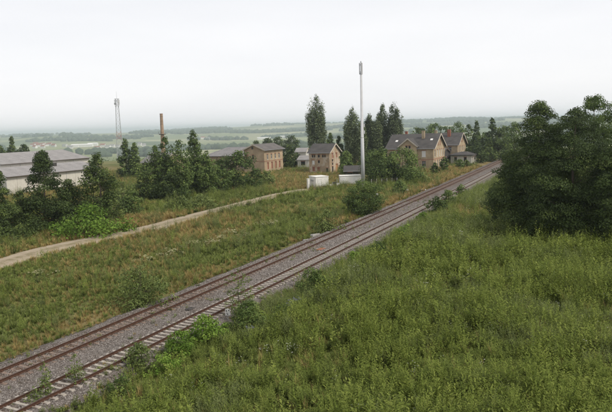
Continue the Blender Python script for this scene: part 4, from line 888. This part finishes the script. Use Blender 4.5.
r.f += [(3, 2, 1, 0), (0, 1, 5, 4), (1, 2, 6, 5), (2, 3, 7, 6), (3, 0, 4, 7), (4, 5, 9, 8), (5, 6, 9), (6, 7, 8, 9), (7, 4, 8)]; r.build('roof', M['grey_roof2'], root)
# --- sheds at the left
ES = G(5.8, 176.9, 4.5); Lsd = 33.5
shed_base = np.array([*(ES[:2]), -.4])
def shed(name, loc, length, depth_, ze, zr, label, wallm, panel=3.35):
    root = thing(name, loc, ROT, label, 'shed', 'long industrial sheds'); w_ = MB()
    w_.box(-depth_, -.12, 0.12, length-.12, -1, ze-.05); w_.build('core_wall', M['concrete'], root)
    n = int(round(length/panel)); pw = length/n
    pm = MB(); pm.box(-.1, .02, .03, pw-.03, -1, ze-.25); pmesh = pm.mesh('panel', M[wallm])
    for i in range(n): ob = bpy.data.objects.new('panel', pmesh); ob.location = (0, i*pw, 0); link(ob, root)
    pc = MB(); pc.box(-.08, .09, -.09, .09, -1, ze-.22); pcm = pc.mesh('pilaster', M['concrete'])
    for i in range(0, n+1, 2): ob = bpy.data.objects.new('pilaster', pcm); ob.location = (.0, i*pw, 0); link(ob, root)
    n2 = int(round(depth_/panel)); pw2 = depth_/n2; pm = MB(); pm.box(.03, pw2-.03, 0, .12, -1, ze-.05); pmesh = pm.mesh('panel', M[wallm])
    for i in range(n2): ob = bpy.data.objects.new('panel', pmesh); ob.location = (-depth_+i*pw2, 0, 0); link(ob, root)
    g_ = MB(); g_.prism([np.array(q) for q in ((-depth_, .1, ze-.05), (-.12, .1, ze-.05), (-depth_/2, .1, zr-.05))], np.array([0, .2, 0])); g_.build('gable', M[wallm], root)
    # roof of overlapping sheets
    nr = max(3, int(round(length/4.2))); rw = length/nr; hb = depth_/2; sl_ = (zr-ze)/hb
    for sgn in (0, 1):
        r = MB(); ov = .5
        if sgn == 0: slab(r, (ov, 0, ze-ov*sl_), (ov, rw+.06, ze-ov*sl_), (-hb, rw+.06, zr), (-hb, 0, zr), .09)
        else: slab(r, (-depth_-ov, rw+.06, ze-ov*sl_), (-depth_-ov, 0, ze-ov*sl_), (-hb, 0, zr), (-hb, rw+.06, zr), .09)
        rm = r.mesh('roof_sheet', M['grey_roof'])
        for i in range(nr): ob = bpy.data.objects.new('roof_sheet', rm); ob.location = (0, i*rw, .012*(i % 2)); link(ob, root)
    gt = MB(); gt.tube([(.62, 0, ze-.12), (.62, length, ze-.12)], .09, 6); gt.build('gutter', M['trim'], root)
    return root
s1 = shed('long_shed', shed_base, Lsd, 14, 4.9, 6.75, 'nearer long shed with cream panel walls and low grey roof behind the dark trees', 'cream_panel')
b2 = shed_base+np.array([*(NV*-14.8), 0])+np.array([*(DV*11), 0])
s2 = shed('long_shed', b2, 34, 22, 7.3, 9.9, 'farther long grey-roofed shed behind the cream panel shed', 'cream_panel')
# rooflight ridge vent
vt = MB(); vt.box(-5.2, -4.4, 20, 21.2, 6.0, 7.1); vt.build('roof_vent', M['dark_wood'], s1)
# --- brick annex with grey roof right of lattice mast
Pa = GY(163, 168, 215); Pa[2] = -.4
gable_house('brick_annex', Pa, ROT, 8.6, 12, 4.8, 7.6, 'x', 'brick_pink', 'grey_roof2', 'low orange brick annex with grey roof left of the brick chimney', [(1.2, 2.6, 1.5, 3.3, 'void'), (4.8, 6.2, 1.5, 3.3, 'void')], [], over=.4)
# --- pale sheds between the brick building and derelict house
for px_, by_, Y_, L_, W_, ze_, zr_, wm, rm, lb in [(306, 160, 268, 4.5, 8, 4.6, 6.0, 'pale_wall', 'grey_roof', 'pale-roofed shed directly left of the derelict house roof'), (309, 166, 236, 4.2, 9, 3.2, 4.4, 'pale_wall', 'grey_roof', 'small pale shed tucked left behind the derelict house')]:
    p_ = GY(px_, by_, Y_); p_[2] = hz(p_[0], p_[1])
    gable_house('pale_shed', p_, ROT*.5, L_, W_, ze_, zr_, 'x', wm, rm, lb, [(1.2, 2.8, 1.2, 2.6, 'void')], [], over=.3, cat='shed')
# --- dark shed right of the derelict house
p_ = G(361, 179.5)
gable_house('dark_shed', p_, ROT*.3, 4.6, 5, 2.5, 3.7, 'x', 'dark_wood', 'slate', 'small black timber shed between the derelict house and telecom mast', [(1., 2.2, .2, 2.0, 'void')], [], over=.3, cat='shed', verge='trim')

# ------------------------------------------------------------------ white equipment containers, mast
Pc = G(316, 188.8); ang = math.radians(22.9)
def container(name, loc, rz, lx, ly, h_, label, doors):
    root = thing(name, loc, rz, label, 'container', 'white equipment containers'); b_ = MB(); b_.box(0, lx, 0, ly, .15, h_); b_.build('body', M['container'], root, bevel=.03)
    f_ = MB(); f_.box(-.06, lx+.06, -.06, ly+.06, -.6, .148); f_.build('plinth', M['concrete'], root)
    r = MB(); r.box(-.07, lx+.07, -.07, ly+.07, h_+.003, h_+.14); r.build('roof_cap', M['container'], root, bevel=.02)
    for a, b2_ in doors:
        d_ = MB(); d_.box(a, b2_, -.045, -.003, .3, h_-.35); do = d_.build('door', M['white_paint'], root, bevel=.01)
        hd = MB(); hd.box(b2_-.16, b2_-.10, -.085, -.047, 1.1, 1.3); hd.build('handle', M['galv'], do)
    v_ = MB()
    for k in range(5): v_.box(-.035, -.003, ly*.3, ly*.7, h_*.6+k*.09, h_*.6+.05+k*.09)
    v_.build('vent_grille', M['galv'], root)
    return root
container('equipment_container', Pc, ang, 3.45, 4.2, 2.8, 'white box-shaped equipment container at the end of the dirt road', [(.5, 1.5)])
Pc2 = G(340.2, 185.6)
container('equipment_container', Pc2, math.radians(2), 5.4, 3.0, 2.35, 'wide white equipment container immediately left of the telecom mast foot', [(.5, 1.5), (3.4, 4.4)])
ps_ = G(308.4, 188.6); q = MB(); q.box(-.28, .28, -.3, .3, -.3, 2.35); q.box(-.33, .33, -.35, .35, 2.352, 2.46)
sc1 = thing('service_cabinet', ps_, ang, 'narrow white service cabinet at the left side of the white container', 'cabinet'); q.build('body', M['container'], sc1, bevel=.02)
d_ = MB(); d_.box(-.24, .24, -.335, -.302, .2, 2.1); d_.build('door', M['white_paint'], sc1)
# low wall between the containers, with a cable rack behind it
a_, b_ = G(329.2, 187.6), G(339.8, 186.0); v_ = b_-a_; ln = float(np.linalg.norm(v_)); rz = math.atan2(v_[1], v_[0])
rt = thing('low_wall', a_, rz, 'low white wall linking the two white containers', 'wall'); q = MB(); q.box(.05, ln-.05, -.1, .1, -.5, .75); q.build('wall', M['white_paint'], rt); q = MB(); q.box(0, ln, -.14, .14, .752, .83); q.build('coping', M['concrete'], rt)
rk = thing('cable_rack', a_+np.array([.9, 1.0, 0]), rz, 'dark steel cable rack behind the low white wall', 'cable rack')
for x in (0, 1.9):
    q = MB(); q.box(x-.05, x+.05, -.05, .05, -.2, 1.9 if x else 1.2); q.build('post', M['galv'], rk)
for z in (.7, 1.0): q = MB(); q.box(.06, 1.84, -.03, .03, z, z+.1); q.build('bar', M['trim'], rk)
q = MB(); q.box(.2, 1.3, -.2, .25, -.1, 1.25); q.build('junction_box', M['dark_wood'], rk)
# telecom mast
Pm = G(363.2, 187.2)
tm = thing('telecom_mast', Pm, .3, 'tall slender pale grey telecom mast with antenna cluster on top', 'mast')
q = MB(); q.tube([(0, 0, 0.41), (0, 0, 12), (0, 0, 12.01), (0, 0, 27.6)], [.46, .40, .36, .24], 14, True); q.build('pole', M['mast_concrete'], tm, smooth=True)
q = MB(); q.box(-1.1, 1.1, -1.1, 1.1, -.5, .4); q.build('foundation', M['concrete'], tm, bevel=.04)
for z in (4, 8, 12, 17, 22): q = MB(); q.tube([(0, 0, z), (0, 0, z+.16)], .49-.010*z, 14); q.build('joint_ring', M['galv'], tm)
for k in range(3):
    an = k*2.094+.4; q = MB(); cxm, cym = .36*math.cos(an), .36*math.sin(an)
    q.prism([np.array((cxm+.14*math.cos(an+da)*s_, cym+.14*math.sin(an+da)*s_, 27.2)) for da, s_ in ((.9, 1.), (-.9, 1.), (-2.3, 1.), (2.3, 1.))], np.array([0, 0, 2.7])); q.build('antenna_panel', M['plastic_grey'], tm)
q = MB(); q.tube([(0, 0, 27.62), (0, 0, 30.3)], .13, 8); q.build('antenna_pole', M['galv'], tm)
for z in (27.75, 29.4): q = MB(); q.tube([(0, 0, z), (0, 0, z+.12)], .3, 10); q.build('antenna_clamp', M['galv'], tm)
q = MB()
q.tube([(.43, 0, .45), (.25, 0, 27.5)], .035, 5); q.build('cable_duct', M['galv'], tm)
for z in (13.0, 14.6): q = MB(); q.box(.36, .62, -.2, .2, z, z+.8); q.build('radio_unit', M['plastic_grey'], tm)
# lattice mast
Yl = 430; pl_ = GY(119.8, 150, Yl); zb = hz(pl_[0], pl_[1]); ztop = GY(113.8, 99, Yl)[2]; HL = ztop-zb
lm = thing('lattice_mast', (pl_[0], pl_[1], zb), .35, 'tall grey lattice radio mast with reddish middle bays on the skyline at left', 'mast')
legs = [(1, 1), (-1, 1), (-1, -1), (1, -1)]; wb, wt = 2.0, .8
for (sx, sy) in legs:
    q = MB(); q.tube([(sx*wb, sy*wb, 0), (sx*wt, sy*wt, HL)], [.13, .09], 6); q.build('leg', M['galv'], lm)
nb = 15
for i in range(nb):
    z0, z1 = HL*i/nb, HL*(i+1)/nb; w0, w1 = wb+(wt-wb)*i/nb, wb+(wt-wb)*(i+1)/nb; q = MB()
    for k in range(4):
        (ax, ay), (bx_, by_) = legs[k], legs[(k+1) % 4]
        q.tube([(ax*w0, ay*w0, z0), (bx_*w1, by_*w1, z1)], .04, 4); q.tube([(bx_*w0, by_*w0, z0), (ax*w1, ay*w1, z1)], .04, 4); q.tube([(ax*w1, ay*w1, z1), (bx_*w1, by_*w1, z1)], .04, 4)
    q.build('bracing_bay', M['red_paint'] if i in (5, 6) else M['galv'], lm)
for z in (HL-4.6, HL-.1): q = MB(); q.box(-1.5, 1.5, -1.5, 1.5, z, z+.15); q.build('platform', M['galv'], lm)
for k in range(4):
    an = k*1.571+.3; q = MB(); q.box(1.55*math.cos(an)-.2, 1.55*math.cos(an)+.2, 1.55*math.sin(an)-.2, 1.55*math.sin(an)+.2, HL-4, HL-.6); q.build('antenna_panel', M['plastic_grey'], lm)
for k, (an, z) in enumerate([(3.9, HL-3.2), (5.2, HL-1.6)]):
    q = MB(); c_ = np.array([1.7*math.cos(an), 1.7*math.sin(an), z]); d_ = np.array([math.cos(an), math.sin(an), 0]); q.tube([c_, c_+d_*.35], [.3, .7], 12); q.build('dish_antenna', M['plastic_grey'], lm)
q = MB(); q.tube([(0, 0, HL), (0, 0, HL+4.8)], [.1, .04], 5); q.build('whip_antenna', M['galv'], lm)
# brick chimney
Yc = 262; pc_ = GY(162.6, 140, Yc); zb = hz(pc_[0], pc_[1]); HC = GY(161.3, 113.6, Yc)[2]-zb; zr_ = GY(162.3, 134.2, Yc)[2]-zb
ck = thing('brick_chimney', (pc_[0], pc_[1], zb), .2, 'free-standing round brick factory chimney above the middle trees', 'chimney')
q = MB(); q.tube([(0, 0, -1), (0, 0, HC*.5), (0, 0, HC-.5), (0, 0, HC)], [.95, .74, .58, .63], 16); q.build('shaft', M['chimney_brick'], ck, smooth=False)
q = MB(); q.tube([(0, 0, zr_-.2), (0, 0, zr_+.12)], [1.35, 1.35], 16); q.build('gallery', M['trim'], ck)
for z in np.linspace(2, HC-1.2, 7): q = MB(); rr = np.interp(z, [0, HC*.5, HC-.5], [.95, .74, .58])+.02; q.tube([(0, 0, z), (0, 0, z+.1)], rr, 16); q.build('iron_band', M['trim'], ck)
for sx in (-1, 1): q = MB(); q.tube([(sx*1.35, 0, zr_+.1), (sx*1.35, 0, zr_+1.0)], .05, 5); q.build('rail_post', M['trim'], ck)

# ------------------------------------------------------------------ fence, marker and small things at the line
fa, fb = G(371.5, 186.2), G(397, 184.6); v_ = fb-fa; ln = float(np.linalg.norm(v_))
fn = thing('wire_fence', fa, math.atan2(v_[1], v_[0]), 'wire mesh fence with pale posts in front of the rounded trees', 'fence')
for k in range(6): q = MB(); q.box(k*ln/5-.05, k*ln/5+.05, -.05, .05, -.4, 1.75); q.build('post', M['concrete'], fn)
for z in (.12, .9, 1.62): q = MB(); q.tube([(0, .06, z), (ln, .06, z)], .018, 4); q.build('wire', M['trim'], fn)
q = MB()
for k in range(int(ln/.16)): q.box(k*.16-.012, k*.16+.012, .075, .085, .1, 1.64)
for z in np.arange(.2, 1.6, .16): q.box(0, ln, .088, .096, z-.012, z+.012)
tag(q.build('wire_mesh', M['trim'], fn), kind='stuff')
pk = G(228.2, 322, -.55); mk = thing('marker_post', pk, -.15, 'small white marker plate with dark figures on a post by the near track', 'marker')
zc = GY(228, 312, pk[1])[2]-pk[2]
q = MB(); q.tube([(0, .03, -.3), (0, .03, zc+.3)], .035, 8); q.build('post', M['galv'], mk)
q = MB(); q.box(-.2, .2, -.03, 0, zc-.27, zc+.27); pl2 = q.build('plate', M['white_paint'], mk, bevel=.01)
for x0, x1, z0, z1 in ((-.13, -.07, .02, .19), (.05, .13, .10, .18), (-.07, .04, -.2, -.13), (-.09, -.03, -.13, -.06)):
    q = MB(); q.box(x0, x1, -.036, -.031, zc+z0, zc+z1); q.build('figure', M['black'], pl2)
for i, (px_, py_, s_, lb) in enumerate([(377, 196.8, .35, 'small white marker stone in the tall grass left of the station'), (407.3, 192.2, .35, 'small white marker stone close to the far rail')]):
    p_ = G(px_, py_); r_ = thing('marker_stone', p_, ROT, lb, 'marker', 'white marker stones'); q = MB(); q.box(-.22, .22, -.16, .16, -.3, .55); q.build('stone', M['white_paint'], r_, bevel=.03)
    q = MB(); q.prism([np.array(v) for v in ((-.22, -.16, .552), (.22, -.16, .552), (.12, -.08, .68), (-.12, -.08, .68))], np.array([0, .3, 0])); q.build('cap', M['white_paint'], r_)
for px_, py_, lx, ly, rz, lb in [(309, 239, 2.6, .5, -.9, 'long broken concrete trough slab in the grass left of the far rail'), (315, 234, 2.0, .45, -1.1, 'shorter broken concrete slab beside the long one in the grass'), (423, 189.5, 2.4, .6, -1.1, 'pale slab lying beside the far rail in front of the station'), (431, 185, 2.0, .6, -1.1, 'pale slab beside the far rail nearest to the station house')]:
    p_ = G(px_, py_); p_[2] = hz(p_[0], p_[1])+.12; q = MB(); q.box(-lx/2, lx/2, -ly/2, ly/2, -.25, .12); q.box(-lx/2, lx/2, -ly/2, -ly/2+.1, .121, .2)
    o = q.build('concrete_slab', M['concrete'], None, bevel=.02); o.location = p_; o.rotation_euler = (.06, .08, ROT+1.57+rz*.1); tag(o, lb, 'slab', 'concrete slabs')
for px_, py_, lx, ly, mt, lb in [(321, 249, 1.5, .7, 'rust', 'rust-red metal plate lying on the gravel between the two tracks'), (190, 308.6, .9, .5, 'dark_wood', 'dark metal cover lying in the gravel between the two tracks')]:
    p_ = G(px_, py_, -.2); q = MB(); q.box(-lx/2, lx/2, -ly/2, ly/2, -.1, .03)
    for k in (-1, 1): q.box(k*lx*.3-.06, k*lx*.3+.06, -.05, .05, .031, .06)
    o = q.build('cover_plate', M[mt], None, bevel=.01); o.location = p_; o.rotation_euler = (.03, .02, ROT+1.57); tag(o, lb, 'cover')

# ------------------------------------------------------------------ far town and woods
def land(px, py, lo=700, hi=6000):
    d = ray(px, py); d = d/np.hypot(d[0], d[1])
    for r in np.arange(lo, hi, 20.):
        p = d*r+np.array([0, 0, CAM_H])
        if p[2] <= hz(p[0], p[1]): p[2] = hz(p[0], p[1]); return p
    return None
def far_house(p, lx, wy, ze, zr, rz, wm, rm, name, label, cat, group):
    root = thing(name, p, rz, label, cat, group); b_ = MB(); b_.box(-lx/2, lx/2, -wy/2, wy/2, -6, ze); b_.tri((-lx/2, -wy/2, ze), (-lx/2, wy/2, ze), (-lx/2, 0, zr)); b_.tri((lx/2, -wy/2, ze), (lx/2, wy/2, ze), (lx/2, 0, zr)); b_.build('wall', M[wm], root)
    r = MB(); slab(r, (-lx/2-.5, -wy/2-.5, ze-.3), (lx/2+.5, -wy/2-.5, ze-.3), (lx/2+.5, 0, zr), (-lx/2-.5, 0, zr), .3); slab(r, (lx/2+.5, wy/2+.5, ze-.3), (-lx/2-.5, wy/2+.5, ze-.3), (-lx/2-.5, 0, zr), (lx/2+.5, 0, zr), .3); r.build('roof', M[rm], root)
rg = np.random.default_rng(77)
far_specs = []
for px_, py_ in [(33, 146.5), (36, 145.5), (38.5, 147), (41, 146), (44, 145.5), (47, 146.5), (50, 146), (35, 148.5), (43, 148.5), (54, 147)]: far_specs.append((px_, py_, 'pale house with red roof in the valley town at far left'))
for px_, py_, lb in [(65, 147, 'pale house left of the white halls, the farther of two'), (70, 149, 'pale house left of the white halls, the nearer of two'), (98, 149.5, 'first pale house right of the white halls in the valley'), (103, 147, 'second pale house right of the white halls in the valley'), (108, 148.5, 'pale house in the valley just left of the lattice mast'), (112, 147.5, 'pale house in the valley seen beside the left lattice mast leg'), (118, 148, 'pale house in the valley seen through the lattice mast'), (125, 147, 'pale house in the valley just right of the lattice mast'), (140, 146, 'left one of two pale houses between lattice mast and chimney'), (144, 147, 'right one of two pale houses between lattice mast and chimney'), (203, 139, 'left one of two pale houses on the slope above the hip-roofed building'), (208, 140, 'right one of two pale houses on the slope above the hip-roofed building'), (224, 139, 'single pale house on the slope above the grey hipped roof')]: far_specs.append((px_, py_, lb))
for px_, py_, lb in far_specs:
    p_ = land(px_, py_)
    if p_ is None: continue
    far_house(p_, rg.uniform(14, 20), rg.uniform(10, 13), rg.uniform(6, 8), rg.uniform(10, 13), rg.uniform(-.5, .5), 'white_paint' if rg.random() < .6 else 'pale_wall', 'red_tile' if 'red roof' in lb else ('grey_roof' if rg.random() < .5 else 'red_tile'), 'town_house', lb, 'house', 'houses of the far town: '+('red roofs' if 'red roof' in lb else 'scattered'))
for px_, py_, lx, lb in [(83, 147.2, 70, 'long white factory hall in the valley behind the sheds'), (93, 146, 34, 'shorter white factory hall right of the long one in the valley'), (264, 139.6, 58, 'long white hall on the far hillside above the tan brick building'), (75.5, 147.5, 26, 'small white factory hall left of the long one in the valley'), (283, 138.2, 70, 'long grey hall on the far hillside right of the white one')]:
    p_ = land(px_, py_)
    if p_ is not None: far_house(p_, lx, 26, 8, 10.5, .1, 'white_paint' if 'white' in lb else 'concrete', 'white_paint' if 'white' in lb else 'grey_roof', 'factory_hall', lb, 'hall', 'far factory halls')
import bmesh
bm = bmesh.new(); bmesh.ops.create_icosphere(bm, subdivisions=1, radius=1); IV = np.array([v.co[:] for v in bm.verts]); IF = np.array([[v.index for v in f.verts] for f in bm.faces]); bm.free()
cen = []
for i in range(150):
    r = 1600+4400*rg.random()**.9; az = -.75+1.4*rg.random(); th = rg.normal(0, .5)+az; ln_ = rg.uniform(60, 420); wd = rg.uniform(6, 60) if rg.random() < .75 else rg.uniform(80, 160)
    n = int(np.clip(ln_*wd/260, 14, 90)); a = (rg.random(n)-.5)*ln_; b_ = (rg.random(n)-.5)*wd
    cx_, cy_ = r*math.sin(az), r*math.cos(az); ux, uy = math.cos(th), -math.sin(th)
    for aa, bb in zip(a, b_): cen.append((cx_+aa*ux-bb*uy, cy_+aa*uy+bb*ux, rg.uniform(7, 14)))
for i in range(420):                         # wood on the ridge
    az = rg.uniform(-.02, .35) if rg.random() < .7 else rg.uniform(-.19, -.13); r = rg.uniform(5750, 6150); cen.append((r*math.sin(az), r*math.cos(az), rg.uniform(9, 14)))
cen = np.array(cen); zz = height(cen[:, 0], cen[:, 1])
n = len(cen); jit = 1+.35*(rg.random((n, len(IV)))-.5)
V = IV[None]*cen[:, 2][:, None, None]*jit[:, :, None]*np.array([1.15, 1.15, 1.0])+np.stack([cen[:, 0], cen[:, 1], zz+cen[:, 2]*.45], 1)[:, None]
Fw = (IF[None]+(np.arange(n)*len(IV))[:, None, None]).reshape(-1, 3)
me = bpy.data.meshes.new('far_woods'); me.vertices.add(n*len(IV)); me.vertices.foreach_set('co', V.astype(np.float32).ravel()); me.loops.add(Fw.size); me.loops.foreach_set('vertex_index', Fw.astype(np.int32).ravel()); me.polygons.add(len(Fw)); me.polygons.foreach_set('loop_start', np.arange(0, Fw.size, 3, dtype=np.int32)); me.update(calc_edges=True); me.materials.append(M['far_leaf'])
tag(link(bpy.data.objects.new('far_woods', me)), kind='stuff')

nc = 900; rr_ = rg.uniform(780, 1350, nc); az_ = -.75+1.35*rg.random(nc); cc = np.stack([rr_*np.sin(az_), rr_*np.cos(az_)], 1); hh_ = rg.uniform(4, 7.5, nc)
cc = np.concatenate([cc, (height(cc[:, 0], cc[:, 1])+hh_*.9)[:, None]], 1)
Vq, tq = blob_leaves(rg, cc, hh_, nc*70, 1.9, .95)
tag(link(bpy.data.objects.new('valley_wood', quads_mesh('valley_wood', Vq, tq, M['leaf_deep']))), kind='stuff')

# ------------------------------------------------------------------ haze
zlo = float(ZZ.min())-2
q = MB(); q.box(-12500, 12500, -1500, 12500, zlo, 60)
hm = bpy.data.materials.new('haze_air'); hm.use_nodes = True; ht = hm.node_tree; ht.nodes.clear(); ho = ht.nodes.new('ShaderNodeOutputMaterial'); hv = ht.nodes.new('ShaderNodeVolumePrincipled')
hv.inputs['Color'].default_value = (.84, .93, 1, 1); hv.inputs['Density'].default_value = 2.1e-4; hv.inputs['Anisotropy'].default_value = .75; ht.links.new(hv.outputs[0], ho.inputs['Volume'])
try: hm.cycles.homogeneous_volume = True
except Exception: pass
tag(q.build('haze', hm), kind='stuff')
